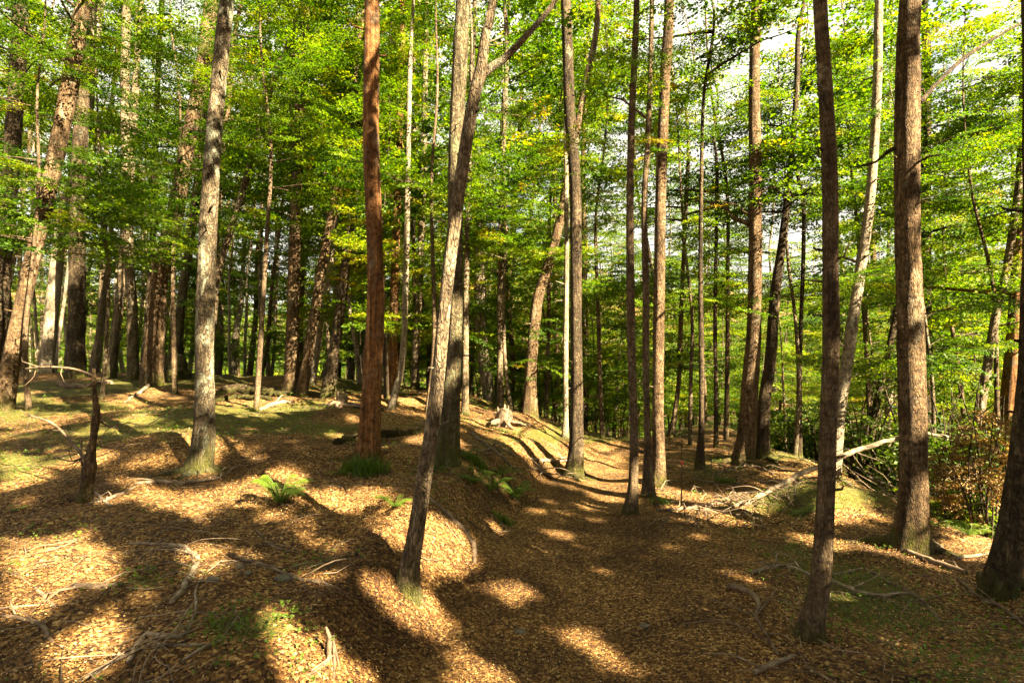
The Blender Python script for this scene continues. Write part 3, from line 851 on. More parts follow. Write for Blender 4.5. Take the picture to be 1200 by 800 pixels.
 ("pale", [(978, 535, 18), (982, 500, 15), (986, 465, 15), (992, 430, 15), (1003, 350, 14), (1012, 290, 13), (1021, 220, 12), (1028, 100, 11), (1030, 0, 10)], 7.4, 12, "pale curving trunk rising behind the slim foreground trunk", (5.8, 11, 14, 2.2, 1.0), [(1000, 110, 1, 1.0), (1010, 60, 0, 1.0)]),
 ("dark", [(1020, 512, 10), (1026, 480, 9), (1032, 450, 8), (1047, 384, 8), (1058, 320, 7), (1070, 250, 6)], 9.5, 8, "dark slanting stem left of the thick straight trunk", (4, 7, 10, 1.8, 0.8), []),
 ("brown", [(1067, 640, 46), (1069, 600, 36), (1070, 540, 33), (1068, 450, 32), (1066, 350, 30), (1063, 250, 29), (1064, 100, 28), (1067, 0, 26)], None, 14, "thick straight trunk with mossy roots at the right", (6.5, 13, 14, 2.4, 1.0), []),
 ("dark", [(1087, 480, 15), (1086, 400, 13), (1085, 300, 12), (1085, 200, 12), (1086, 60, 10)], 10.5, 13, "dark trunk half hidden behind the thick straight trunk", (5, 12, 16, 2.4, 1.0), [(1120, 150, -.5, 1.3), (1130, 60, 0, 1.3), (1110, 230, 0, 1.2)]),
 ("grey", [(1142, 515, 13), (1146, 490, 12), (1152, 460, 11), (1166, 375, 10), (1182, 300, 9), (1196, 200, 8), (1206, 100, 8)], 8, 9, "grey slanting stem over the shrubs near the right edge", (4.5, 8, 12, 1.8, 0.8), [(1160, 200, 0.5, 1.2), (1175, 120, 0, 1.2), (1130, 300, .5, 1.1)]),
 ("red", [(1183, 480, 22), (1186, 430, 18), (1190, 370, 16), (1196, 250, 14), (1202, 100, 12)], 9, 12, "brown trunk among shrubs at the right edge", (4.5, 11, 14, 2.2, 1.0), [(1190, 60, 0, 1.2), (1160, 250, 0, 1.2)]),
 ("dark", [(1170, 697, 38), (1178, 660, 35), (1191, 600, 33), (1206, 500, 34), (1212, 430, 33), (1216, 300, 33), (1216, 150, 32), (1214, 0, 30)], None, 13, "dark trunk cut off by the right edge of the foreground", (6.5, 12, 14, 2.4, 1.0), []),
]
PRNG = np.random.RandomState(5)
hero_xy = []
LOW = {}
def build_hero(spec, idx):
    bk, pts, depth, H, label, crown, low = spec
    rng = np.random.RandomState(100 + idx)
    if depth is None:
        G = on_ground(pts[0][0], pts[0][1])
        depth = G[1]
    else:
        G = at_depth(pts[0][0], pts[0][1], depth)
    P = []
    for (u, v, w) in pts:
        q = at_depth(u, v, depth)
        P.append([*q, 0.5 * w / FPX * depth * (0.86 if u < 230 else 0.95)])
    P = np.array(P)
    gz = height(P[0, 0], P[0, 1])
    base = np.array([P[0, 0], depth, gz])
    if P[0, 2] > gz + 0.05:          # foot hidden behind other things: carry the stem down to the soil
        d = (P[0] - P[1]); d[:3] /= max(np.linalg.norm(d[:3]), 1e-6)
        k = P[0, 2] - gz
        P = np.vstack([[P[0, 0] + d[0] * k * 0.6, depth, gz, P[0, 3] * 1.05], P])
        base = P[0, :3].copy()
    down = P[0].copy(); down[2] = min(P[0, 2], gz) - 0.25; down[0] += 0.2 * (P[0, 0] - P[1, 0]); down[3] *= 1.05
    P = np.vstack([down, P])
    # carry the stem up out of the picture
    top = P[-1].copy()
    d = P[-1, :3] - P[-3, :3]; d /= np.linalg.norm(d)
    zt = gz + H
    n = 5
    if zt > top[2] + 0.5:
        for i in range(1, n + 1):
            f = i / n
            k = (zt - top[2]) * f
            P = np.vstack([P, [top[0] + d[0] / max(d[2], .5) * k * (1 - 0.5 * f) + rng.normal(0, 0.08), depth + rng.normal(0, 0.12) * f * 2, top[2] + k, max(top[3] * (1 - 0.88 * f), 0.008)]])
    near = depth < 9
    L = smooth_line(P, 0.06 if near else 0.16)
    seg = 36 if depth < 6 else (26 if near else 16)
    bag = Bag()
    V, F = tube(L, seg, 0.13, idx * 7 + 3, 0.22, gz + 0.02, rng.randint(4, 7), 2.6, True)
    bag.add(V, F)
    axis = lambda z: (np.interp(z, L[:, 2], L[:, 0]), np.interp(z, L[:, 2], L[:, 1]))
    r_ = float(np.interp(gz + 0.5, L[:, 2], L[:, 3]))
    if near and r_ > 0.085:
        for k in range(rng.randint(4, 7)):          # surface roots
            a = rng.uniform(0, 6.28); l = r_ * rng.uniform(2.2, 5.0); bend = rng.normal(0, 0.5)
            pr = []
            for f in (0.12, 0.35, 0.6, 0.8, 1.0):
                X, Y = base[0] + math.cos(a + bend * f) * (l * f + r_ * .5), base[1] + math.sin(a + bend * f) * (l * f + r_ * .5)
                pr.append([X, Y, float(height(X, Y)) + r_ * (0.55 * (1 - f) ** 2.2 - 0.08 - .05 * f), r_ * (0.42 * (1 - f) + 0.07)])
            V, F = tube(smooth_line(np.array(pr), 0.04), 10, 0.16, idx + k, freq=5, tip=True)
            bag.add(V, F)
    for k in range(rng.randint(5, 11)):              # dead stubs and snapped twigs on the stem
        zb = gz + rng.uniform(0.8, 1.2 + 0.55 * depth)
        if zb > L[-1, 2] - 1: continue
        a = rng.uniform(0, 6.28); rr = float(np.interp(zb, L[:, 2], L[:, 3])); l = rng.choice([0.02, 0.03, 0.05, 0.08, 0.16])
        X, Y = axis(zb); up_ = rng.uniform(-.1, .5)
        q0 = np.array([X + math.cos(a) * rr * .6, Y + math.sin(a) * rr * .6, zb])
        q1 = np.array([X + math.cos(a) * (rr + l * .6), Y + math.sin(a) * (rr + l * .6), zb + up_ * l * .6])
        q2 = np.array([X + math.cos(a + .2) * (rr + l), Y + math.sin(a + .2) * (rr + l), zb + up_ * l + rng.normal(0, .03)])
        w_ = min(rr * .16, rng.uniform(.005, .012))
        V, F = tube(smooth_line(np.array([[*q0, w_ * 1.5], [*q1, w_], [*q2, w_ * .6]]), 0.04), 7, 0.2, k, freq=9)
        bag.add(V, F)
    z0, z1, nb, L0, L1 = crown
    nb = int(nb * 1.5)
    if depth > 8.4:
        z0 = 3.6 + 0.2 * (depth - 8); nb = int(nb * 1.2)
    wood, pos, az, tilt, roll, sc = branch_set(rng, axis, gz + z0, min(gz + z1, L[-1, 2] - 0.1), nb, L0, L1, 0.35, 4.5, (0.6, 1.0), 0.2, 0.028)
    Q, TN = place_sprays(T_FINE if depth > 8.4 else T_MID, pos, az, tilt, roll, sc, rng)
    Qs, Ts = [Q], [TN]
    # low sprays seen in the photograph
    for (u, v, dy, size) in low:
        c = at_depth(u, v, depth + dy)
        zb = c[2] - 0.25 * abs(c[0] - axis(c[2])[0]) - 0.15
        ax0 = axis(zb)
        A = np.array([ax0[0], ax0[1], zb])
        mid = 0.5 * (A + c) + np.array([0, 0, 0.08])
        wood.append(np.array([[*A, 0.018], [*mid, 0.012], [*c, 0.004]]))
        n = int(11 * size) + 3
        scl = 0.042 * depth * size
        pp = c + rng.normal(0, 1, (n, 3)) * np.array([0.11, 0.11, 0.035]) * depth * size * 0.55
        base_az = math.atan2(c[1] - A[1], c[0] - A[0])
        Ql, Tl = place_sprays(T_NEAR, pp - np.array([math.cos(base_az), math.sin(base_az), 0]) * scl * .7, base_az + rng.normal(0, 0.75, n), rng.normal(0, 0.16, n), rng.normal(0, 0.2, n), np.full(n, 1.0) * scl * rng.uniform(1.0, 1.9, n), rng, 0.5)
        Qs.append(Ql); Ts.append(Tl)
    Q = np.concatenate(Qs); TN = np.concatenate(Ts)
    k = open_sky(Q, rng)
    Q, TN = Q[k], TN[k]
    for w in wood:
        if not limb_clear(w): continue
        V, F = tube(smooth_line(w, 0.35), 6, 0, 0, tip=True)
        bag.add(V, F)
    r = root_at("beech_tree", base, label, "tree")
    bag.build("trunk", BARKS[bk], r, base)
    leaves_object("crown", Q, TN, r, LEAF, base)
    hero_xy.append((base[0], base[1]))
    return r, L, depth, base

HERO = [build_hero(s, i) for i, s in enumerate(TREES)]

# the limb of the forked trunk, reaching up to the right
def limb(tree, pts, bk, sprays=0, seed=1):
    r, L, depth, base = tree
    P = np.array([[*at_depth(u, v, depth + dy), 0.5 * w / FPX * depth] for u, v, w, dy in pts])
    V, F = tube(smooth_line(P, 0.06), 12, 0.08, seed, tip=True)
    return link("limb", V - base, F, BARKS[bk], r)
limb(HERO[20], [(557, 108, 13, 0), (566, 86, 12, 0), (590, 70, 9, 0.03), (615, 44, 8, 0.05), (640, 16, 7, 0.1), (660, -12, 6, 0.15), (700, -60, 4, .2)], "grey")
limb(HERO[20], [(548, 165, 6, 0), (556, 140, 4, -.02), (552, 90, 3.5, 0), (553, 40, 3, 0), (549, -10, 3, 0)], "grey", 0, 4)
limb(HERO[39], [(1078, 120, 6, 0), (1100, 96, 5, 0.2), (1130, 68, 5, .5), (1170, 42, 4, .8), (1210, 20, 3, 1.0)], "dark", 0, 5)
limb(HERO[39], [(1052, 172, 6, 0), (1040, 178, 5, .1), (1026, 190, 3, .2), (1000, 196, 2, .2)], "dark", 0, 6)
limb(HERO[33], [(878, 262, 7, 0), (860, 255, 5, 0.2), (845, 240, 4, .4), (815, 235, 3, .6)], "brown", 0, 7)
limb(HERO[38], [(1010, 310, 5, 0), (1000, 305, 4, 0.2), (990, 302, 3, .3)], "pale", 0, 8)

# ------------------------------------------------------------------ unseen canopy trees added behind and right of the viewer to shade the path
SRNG = np.random.RandomState(77)
shade = []
for gx in np.arange(-4.0, 21.0, 3.1):
    for gy in np.arange(-13.0, 2.0, 3.1):
        best = None
        for _ in range(60):          # stems stand clear of the sun gaps where they can
            x, y = gx + SRNG.uniform(-1.3, 1.3), gy + SRNG.uniform(-1.3, 1.3)
            zz = np.linspace(1, 13, 60)
            Pt = np.stack([np.full(60, x), np.full(60, y), zz], -1)
            bad = in_gap(Pt, plane(Pt), Pt @ S).sum()
            if best is None or bad < best[0]: best = (bad, x, y)
        _, x, y = best
        if y > -1.2 and x < 4.5: continue
        # must lie up-sun of the visible floor
        t = 12.5
        fx, fy = x - S[0] / math.cos(SUN_EL) * t, y - S[1] / math.cos(SUN_EL) * t
        if -13 < fx < 6.5 and -1 < fy < 12:
            shade.append((x, y))
def build_shade(x, y, i):
    rng = np.random.RandomState(900 + i)
    gz = float(height(x, y))
    H = rng.uniform(12, 15)
    lean = rng.normal(0, 0.4, 2)
    n = 9
    t = np.linspace(0, 1, n)
    P = np.stack([x + lean[0] * t ** 1.5, y + lean[1] * t ** 1.5, gz - 0.2 + (H + .2) * t, 0.17 * (1 - 0.9 * t) + 0.01], -1)
    L = smooth_line(P, 0.35)
    bag = Bag()
    bag.add(*tube(L, 14, 0.08, i, 0.25, gz, 5, 2.6, True))
    axis = lambda z: (np.interp(z, L[:, 2], L[:, 0]), np.interp(z, L[:, 2], L[:, 1]))
    wood, pos, az, tilt, roll, sc = branch_set(rng, axis, gz + 5.5, gz + H - 0.3, 52, 3.0, 1.3, 0.3, 5.0, (0.8, 1.2), 0.1, 0.03)
    Q, TN = place_sprays(T_SHADE, pos, az, tilt, roll, sc, rng)
    k = open_sky(Q, rng)
    Q, TN = Q[k], TN[k]
    for w in wood:
        if limb_clear(w):
            bag.add(*tube(smooth_line(w, 0.4), 6, 0, 0, tip=True))
    base = np.array([x, y, gz])
    r = root_at("beech_tree", base, "tall beech outside the picture whose crown shades the footpath", "tree", "shade trees beside the viewer")
    bag.build("trunk", BARKS["grey"], r, base)
    leaves_object("crown", Q, TN, r, LEAF, base)
for i, (x, y) in enumerate(shade):
    build_shade(x, y, i)

# ------------------------------------------------------------------ the forest behind: tall beeches and leafy young ones
LIB = bpy.data.collections.new("library")
def tall_variant(seed, bk, H, r0, z0, nb, L0, L1):
    rng = np.random.RandomState(seed)
    n = 10
    t = np.linspace(0, 1, n)
    wob = np.cumsum(rng.normal(0, 0.10, (n, 2)), 0)
    wob -= wob[0]
    P = np.stack([wob[:, 0], wob[:, 1], -0.3 + (H + 0.3) * t, r0 * (1 - 0.86 * t)], -1)
    L = smooth_line(P, 0.3)
    bag = Bag()
    bag.add(*tube(L, 12, 0.10, seed, 0.3, 0.0, 5, 2.2, True))
    axis = lambda z: (np.interp(z, L[:, 2], L[:, 0]), np.interp(z, L[:, 2], L[:, 1]))
    wood, pos, az, tilt, roll, sc = branch_set(rng, axis, z0, H - 0.2, nb, L0, L1, 0.3, 4.0, (0.85, 1.5), 0.15, 0.03)
    # small leafy shoots lower on the stem
    w2, p2, a2, t2, r2, s2 = branch_set(rng, axis, 1.5, z0, 5, 0.9, 1.3, 0.25, 4.0, (0.5, 0.8), 0.2, 0.012)
    # dead snags
    for k in range(4):
        zb = rng.uniform(2.5, z0 + 1); a = rng.uniform(0, 6.28); l = rng.uniform(0.4, 1.4)
        x0, y0 = axis(zb)
        w2.append(np.array([[x0, y0, zb, .014], [x0 + math.cos(a) * l * .6, y0 + math.sin(a) * l * .6, zb + rng.uniform(-.1, .3), .009], [x0 + math.cos(a + .4) * l, y0 + math.sin(a + .4) * l, zb + rng.uniform(-.2, .5), .003]]))
    pos, az, tilt, roll, sc = np.vstack([pos, p2]), np.concatenate([az, a2]), np.concatenate([tilt, t2]), np.concatenate([roll, r2]), np.concatenate([sc, s2])
    Q, TN = place_sprays(T_FAR, pos, az, tilt, roll, sc, rng)
    for w in wood + w2:
        bag.add(*tube(smooth_line(w, 0.5), 5, 0, 0, tip=True))
    r = root_at("beech_tree", (0, 0, 0), None, "tree")
    bag.build("trunk", BARKS[bk], r)
    leaves_object("crown", Q, TN, r, LEAF)
    return r

def young_variant(seed, bk, H, r0, nb, L0, L1, z0=0.7, tmpl=None, tone=0.55):
    rng = np.random.RandomState(seed)
    n = 7
    t = np.linspace(0, 1, n)
    wob = np.cumsum(rng.normal(0, 0.07, (n, 2)), 0); wob -= wob[0]
    P = np.stack([wob[:, 0], wob[:, 1], -0.2 + (H + 0.2) * t, r0 * (1 - 0.85 * t)], -1)
    L = smooth_line(P, 0.25)
    bag = Bag()
    bag.add(*tube(L, 8, 0.08, seed, 0.2, 0.0, 4, 3, True))
    axis = lambda z: (np.interp(z, L[:, 2], L[:, 0]), np.interp(z, L[:, 2], L[:, 1]))
    wood, pos, az, tilt, roll, sc = branch_set(rng, axis, z0, H - 0.1, int(nb * 0.8), L0, L1, 0.18, 5.0, (0.55, 1.0), 0.2, 0.011)
    Q, TN = place_sprays(tmpl or T_FINE, pos, az, tilt, roll, sc, rng, tone)
    for w in wood:
        bag.add(*tube(smooth_line(w, 0.3), 5, 0, 0, tip=True))
    r = root_at("young_beech", (0, 0, 0), None, "young tree")
    bag.build("trunk", BARKS[bk], r)
    leaves_object("crown", Q, TN, r, LEAF)
    return r

TALL = [(tall_variant(201, "grey", 17, 0.17, 4.0, 32, 2.6, 1.1), "grey"), (tall_variant(202, "dark", 16, 0.15, 3.6, 31, 2.4, 1.1), "dark"),
        (tall_variant(203, "pale", 15, 0.12, 4.4, 28, 2.2, 1.0), "pale"), (tall_variant(204, "brown", 18, 0.20, 5.0, 32, 2.8, 1.2), "brown"),
        (tall_variant(205, "mossy", 16, 0.16, 3.8, 31, 2.6, 1.0), "mossy"), (tall_variant(206, "grey", 14, 0.10, 3.2, 28, 2.2, 0.9), "grey"),
        (tall_variant(207, "pale", 16, 0.14, 4.0, 30, 2.4, 1.0), "pale")]
YOUNG = [young_variant(301, "slim", 6.5, 0.045, 46, 1.8, 0.6), young_variant(302, "slim", 5.0, 0.035, 40, 1.6, 0.5), young_variant(303, "dark", 8.0, 0.06, 54, 2.1, 0.7, 1.2),
         young_variant(304, "slim", 3.6, 0.025, 30, 1.3, 0.4, 0.4), young_variant(305, "grey", 7.0, 0.05, 46, 2.0, 0.6, 1.6)]

MARKS = [(-400, "left of the lichen-patched trunk", 0), (240, "between lichen-patched trunk and red-brown trunk", 0), (437, "between red-brown trunk and mossy trunk", 0),
         (540, "between mossy trunk and path bend", 0), (672, "between path bend and cluster of three", 0), (765, "between cluster of three and thick mossy-footed trunk", 0),
         (880, "between thick mossy-footed trunk and slim foreground trunk", 0), (970, "between slim foreground trunk and thick straight trunk", 0), (1066, "right of the thick straight trunk", 0)]
def zone(u):
    z = MARKS[0][1]
    for m in MARKS:
        if u >= m[0]: z = m[1]
    return z

BR = np.random.RandomState(42)
placed = list(hero_xy)
def free(x, y, dmin):
    return all((x - a) ** 2 + (y - b) ** 2 > dmin * dmin for a, b in placed)
first_use = {}
def put(src, x, y, sc, tilt_x, tilt_y, rot, label, group):
    used = first_use.get(src.name)
    o = src if not used else copy_tree(src)
    first_use[src.name] = True
    o.location = (x, y, float(height(x, y)))
    o.rotation_euler = (tilt_x, tilt_y, rot)
    o.scale = (sc, sc, sc)
    o["label"] = label
    o["group"] = group
    placed.append((x, y))
    return o

BARKWORD = {"grey": "grey", "dark": "dark", "pale": "pale", "brown": "brown", "mossy": "moss-grown"}
def scatter_tall(n, amin, amax, ymin, ymax, dmin, lean=0.0):
    k = tries = 0
    while k < n and tries < n * 60:
        tries += 1
        y = math.sqrt(BR.uniform(ymin ** 2, ymax ** 2))
        x = BR.uniform(amin, amax) * y
        s, hw = path_side(x, y)
        if abs(s) < hw + 0.5 and y < 16: continue
        if not free(x, y, dmin): continue
        src, bk = TALL[BR.randint(len(TALL))]
        u, v = project((x, y, height(x, y)))
        zn = zone(u)
        far = "far back" if y > 26 else "in the middle distance"
        lab = f"{BARKWORD[bk]} slender beech {far} {zn}"
        put(src, x, y, BR.uniform(0.75, 1.15), BR.normal(0, 0.03), BR.normal(lean, 0.05), BR.uniform(-0.5, 0.5) * 0.8, lab, f"slender {BARKWORD[bk]} beeches {far} {zn}")
        k += 1
def scatter_young(n, amin, amax, ymin, ymax, dmin):
    k = tries = 0
    while k < n and tries < n * 60:
        tries += 1
        y = math.sqrt(BR.uniform(ymin ** 2, ymax ** 2))
        x = BR.uniform(amin, amax) * y
        s, hw = path_side(x, y)
        if abs(s) < hw + 0.7 and y < 18: continue
        if not free(x, y, dmin): continue
        src = YOUNG[BR.randint(len(YOUNG))]
        u, v = project((x, y, height(x, y)))
        zn = zone(u)
        far = "far back" if y > 22 else "nearer"
        lab = f"bright leafy young beech {far} {zn}"
        put(src, x, y, BR.uniform(0.8, 1.25), BR.normal(0, 0.04), BR.normal(0, 0.05), BR.uniform(-3.1, 3.1), lab, f"young beeches {far} {zn}")
        k += 1
HIGH = [young_variant(311, "slim", 8.5, 0.05, 40, 2.0, 0.8, 2.9, T_NEAR, 0.42), young_variant(312, "grey", 7.5, 0.045, 36, 1.8, 0.8, 2.6, T_NEAR, 0.5), young_variant(313, "slim", 9.0, 0.05, 44, 2.2, 0.8, 3.4, T_NEAR, 0.55)]
for (k, u, y, sc, lab) in (
    (0, 35, 9.2, 0.9, "slim leafy tree hanging dark sprays at the far left edge"),
    (1, 118, 10.6, 1.0, "slim leafy tree before the slanting pale trunk on the left"),
    (0, 205, 11.4, 1.1, "slim leafy tree beside the sunlit tilted brown trunk"),
    (2, 300, 9.6, 1.0, "slim leafy tree between lichen-patched trunk and ringed trunk"),
    (1, 392, 12.4, 1.1, "slim leafy tree behind the leaning pair of stems"),
    (0, 500, 9.4, 1.0, "slim leafy tree just behind the forked trunk's fork"),
    (1, 600, 11.0, 1.0, "slim leafy tree above the uprooted stump"),
    (2, 640, 12.5, 1.1, "slim leafy tree behind the stout bent trunk"),
    (2, 706, 11.2, 1.0, "slim leafy tree in the gap over the path bend"),
    (1, 808, 10.4, 1.0, "slim leafy tree right of the cluster of three"),
    (2, 850, 11.0, 1.1, "slim leafy tree behind the thick mossy-footed trunk's left side"),
    (1, 930, 9.2, 0.9, "slim leafy tree between crooked black trunk and slim foreground trunk"),
    (2, 1020, 10.2, 1.1, "slim leafy tree behind the pale curving trunk"),
    (1, 1105, 7.6, 0.8, "slim leafy tree right of the thick straight trunk"),
    (2, 1165, 8.2, 0.9, "slim leafy tree over the dry shrub at the right"),
    (0, 1128, 11.5, 1.2, "taller slim leafy tree far behind the grey slanting stem")):
    q = at_depth(u, 480, y)
    o = put(HIGH[k], q[0], y, sc, BR.normal(0, .03), BR.normal(0, .04), BR.uniform(-3.1, 3.1), lab, "slim leafy trees in the middle distance")
POLE = [(tall_variant(211, "grey", 15, 0.085, 9.5, 12, 1.6, 0.8), "grey"), (tall_variant(212, "pale", 14, 0.07, 9.0, 11, 1.5, 0.8), "pale"), (tall_variant(213, "brown", 15, 0.10, 9.5, 12, 1.8, 0.8), "brown")]
ALL_TALL = TALL
TALL = POLE
scatter_tall(34, -1.0, -0.2, 13.0, 30, 1.0, 0.07)
scatter_tall(12, -0.2, 0.2, 13.0, 28, 1.0, 0.03)
TALL = ALL_TALL
scatter_tall(30, -1.0, -0.30, 14, 34, 1.3, 0.06)
scatter_tall(18, -0.30, 0.10, 13, 34, 1.4, 0.03)
scatter_tall(18, 0.10, 1.0, 13, 40, 2.2, 0.0)
scatter_tall(30, -1.0, 0.0, 34, 66, 2.0, 0.0)
scatter_tall(20, 0.0, 1.0, 34, 66, 2.4, 0.0)
scatter_young(12, -0.95, -0.3, 16, 34, 1.2)
scatter_young(40, -0.3, 0.22, 10.5, 22, 0.9)
scatter_young(34, -0.25, 0.25, 11.5, 34, 1.1)
scatter_young(56, 0.25, 1.0, 9.5, 34, 1.2)

# ------------------------------------------------------------------ far wood beyond the trees one can count
FR = np.random.RandomState(8)
n = 9000
yy = np.sqrt(FR.uniform(62 ** 2, 135 ** 2, n)); xx = FR.uniform(-1.15, 1.15, n) * yy
zz = height(xx, yy) + FR.uniform(0.5, 13, n) * np.where(FR.rand(n) < 0.75, 1, 0.5)
Q, TN = place_sprays(T_FAR, np.stack([xx, yy, zz], -1), FR.uniform(0, 6.28, n), FR.normal(0, 0.25, n), FR.normal(0, 0.3, n), FR.uniform(2.2, 4.2, n), FR, 0.5)
bag = Bag()
V = Q.reshape(-1, 3)
bag.add(V, np.arange(len(V)).reshape(-1, 4), 0, TN)
for i in range(160):
    y = math.sqrt(FR.uniform(62 ** 2, 120 ** 2)); x = FR.uniform(-1.1, 1.1) * y; z = float(height(x, y))
    bag.add(*tube(smooth_line(np.array([[x, y, z - .3, .22], [x + FR.normal(0, .3), y, z + 6, .17], [x + FR.normal(0, .6), y, z + 13, .05]]), 3), 6), 1)
fw = bag.build("far_wood", [LEAF, BARKS["grey"]], smooth=False)
tag(fw, "distant wood closing the view behind the trees", "wood", None, "stuff")


# ------------------------------------------------------------------ shrubs in the dip on the right
def shrub_variant(seed, R, H, mat, stems, n, tmpl, tone=0.45, name="shrub", tmin=0.3):
    rng = np.random.RandomState(seed)
    bag = Bag(); pos, az, tilt, sc = [], [], [], []
    for k in range(stems):
        a = rng.uniform(0, 6.28); rr = rng.uniform(0.2, 1) * R
        e = np.array([math.cos(a) * rr, math.sin(a) * rr, H * rng.uniform(0.55, 1)])
        P = np.array([[e[0] * .1, e[1] * .1, -0.1, .014], [e[0] * .5 + rng.normal(0, .05), e[1] * .5 + rng.normal(0, .05), e[2] * .6, .009], [*e, .003]])
        L = smooth_line(P, 0.1)
        bag.add(*tube(L, 5, 0, 0, tip=True))
        for j in range(n):
            t = rng.uniform(tmin, 1)
            c = L[int(t * (len(L) - 1)), :3]
            pos.append(c); az.append(a + rng.normal(0, 1.2)); tilt.append(rng.normal(0.1, 0.4)); sc.append(rng.uniform(0.22, 0.5) * R)
    Q, TN = place_sprays(tmpl, np.array(pos), np.array(az), np.array(tilt), rng.normal(0, .4, len(pos)), np.array(sc), rng, tone)
    r = root_at(name, (0, 0, 0), None, "shrub")
    bag.build("stems", BARKS["dark"], r)
    leaves_object("foliage", Q, TN, r, mat)
    return r
T_SHRUB = [spray_template(TR, 60, 0.13, 0.2) for _ in range(4)]
SHRUBS = [shrub_variant(401, 0.8, 1.1, LEAF_DARK, 16, 5, T_SHRUB), shrub_variant(402, 0.6, 1.5, LEAF_DARK, 14, 5, T_SHRUB), shrub_variant(403, 0.9, 0.8, LEAF, 15, 5, T_SHRUB, 0.5)]
DRY = shrub_variant(404, 0.46, 1.95, LEAF_DRY, 24, 9, T_SHRUB, 0.55, "shrub", 0.8)
def put_ground(src, u, v, y, sc, label, group=None):
    q = at_depth(u, v, y)
    used = first_use.get(src.name)
    o = src if not used else copy_tree(src)
    first_use[src.name] = True
    o.location = (q[0], q[1], float(height(q[0], q[1])) - 0.02)
    o.scale = (sc, sc, sc)
    o.rotation_euler = (0, 0, BR.uniform(0, 6.28))
    o["label"] = label
    if group: o["group"] = group
    elif "group" in o: del o["group"]
    return o
G_SH = "shrubs in the dip right of the path"
for (k, u, y, sc, lab) in (
    (0, 1115, 6.8, 1.0, "dark leafy shrub right behind the thick straight trunk"),
    (1, 1150, 7.4, 1.1, "tall dark shrub under the grey slanting stem"),
    (2, 1190, 6.4, 1.0, "low bright shrub by the cut-off right-edge trunk"),
    (1, 1105, 8.6, 1.2, "dark shrub further back past the thick straight trunk"),
    (0, 1040, 9.4, 1.0, "dark shrub between the slim and the thick straight trunk"),
    (1, 1005, 9.4, 1.0, "upright shrub behind the pale curving trunk"),
    (2, 1075, 8.9, 0.9, "low shrub behind the upper end of the leaning dead branch"),
    (0, 960, 9.8, 1.0, "dark shrub behind the slim foreground trunk"),
    (2, 925, 10.4, 0.9, "low shrub behind the crooked black trunk"),
    (0, 1175, 8.4, 1.2, "broad dark shrub at the brown trunk on the right edge"),
    (1, 1230, 7.6, 1.2, "tall shrub cut by the right edge"),
    (2, 1140, 5.9, 0.55, "small bright shrub among pale sticks below the dry shrub")):
    put_ground(SHRUBS[k], u, 500, y, sc * (1.45 if 1000 < u and sc > .6 else 1.1), lab, G_SH)
d = put_ground(DRY, 1154, 500, 5.6, 1.0, "shrub with dry orange-brown leaves near the right edge")
d.location.z = at_depth(1154, 470, 5.6)[2] - 1.95

# ------------------------------------------------------------------ fallen wood
def ground_line(pts, lift=0.6, depth=None):
    out = []
    for (u, v, w) in pts:
        g_ = on_ground(u, v)
        if depth is not None:
            g_ = at_depth(u, v, depth + 0.4 * math.sin(u * 0.05))
            g_[2] = float(height(g_[0], g_[1]))
        r = 0.5 * w / FPX * g_[1] * 0.82
        out.append([g_[0], g_[1], g_[2] + r * lift, r])
    return np.array(out)

def twigs_on(bag, L, n, rng, l0=0.15, l1=0.5, r=0.004):
    for k in range(n):
        i = rng.randint(len(L) // 4, len(L))
        a = rng.uniform(0, 6.28); l = rng.uniform(l0, l1)
        c = L[i, :3]
        e = c + np.array([math.cos(a) * l, math.sin(a) * l, 0])
        e[2] = float(height(e[0], e[1])) + rng.uniform(0.01, 0.5) * l * 0.5
        m = 0.5 * (c + e) + np.array([rng.normal(0, .04), rng.normal(0, .04), rng.uniform(0.01, .08)])
        bag.add(*tube(smooth_line(np.array([[*c, r], [*m, r * .7], [*e, r * .25]]), 0.06), 5, 0, 0, tip=True))

def fallen(pts, label, mat=DEADWOOD, twigs=0, name="fallen_branch", cat="branch", seed=0, lift=0.6, group=None, depth=None):
    P = ground_line(pts, lift, depth)
    L = smooth_line(P, 0.05)
    L[:, 2] = np.maximum(L[:, 2], height(L[:, 0], L[:, 1]) + L[:, 3] * 0.3)
    rng = np.random.RandomState(seed + 600)
    L[1:-1, :3] += rng.normal(0, 1, (len(L) - 2, 3)) * L[1:-1, 3:4] * 0.18
    bag = Bag()
    bag.add(*tube(L, 9, 0.22, seed + 1, freq=9, tip=True))
    if twigs: twigs_on(bag, L, twigs, rng, r=max(0.003, L[:, 3].mean() * .4))
    c = P[len(P) // 2, :3].copy()
    o = bag.build(name, mat, None, c, True, Vector(c))
    return tag(o, label, cat, group)

fallen([(882, 672, 8), (920, 665, 7), (952, 676, 6)], "pale dead branch lying left of the slim foreground trunk", twigs=5, seed=1)
fallen([(972, 680, 6), (1005, 695, 7), (1035, 700, 7), (1063, 696, 5)], "curved pale branch on the litter right of the slim foreground trunk", twigs=2, seed=2)
fallen([(974, 675, 5), (990, 672, 5), (1010, 667, 4)], "short pale stick poking out right of the slim foreground trunk", seed=3)
fallen([(1014, 667, 5), (1040, 683, 5), (1068, 696, 6), (1090, 715, 6), (1105, 733, 5)], "grey branch slanting down towards the viewer left of the thick straight trunk's shadow", BROWNWOOD, 3, seed=4)
fallen([(1125, 682, 5), (1150, 702, 6), (1175, 714, 6), (1205, 738, 6)], "thin dark branch below the cut-off trunk at the right edge", BROWNWOOD, 5, seed=5)
fallen([(1150, 705, 4), (1170, 710, 5), (1185, 722, 4)], "short pale piece beside the thin dark branch at right", seed=55)
fallen([(1092, 636, 6), (1110, 648, 6), (1125, 656, 5)], "pale stick between the thick straight trunk and the right-edge trunk", seed=6)
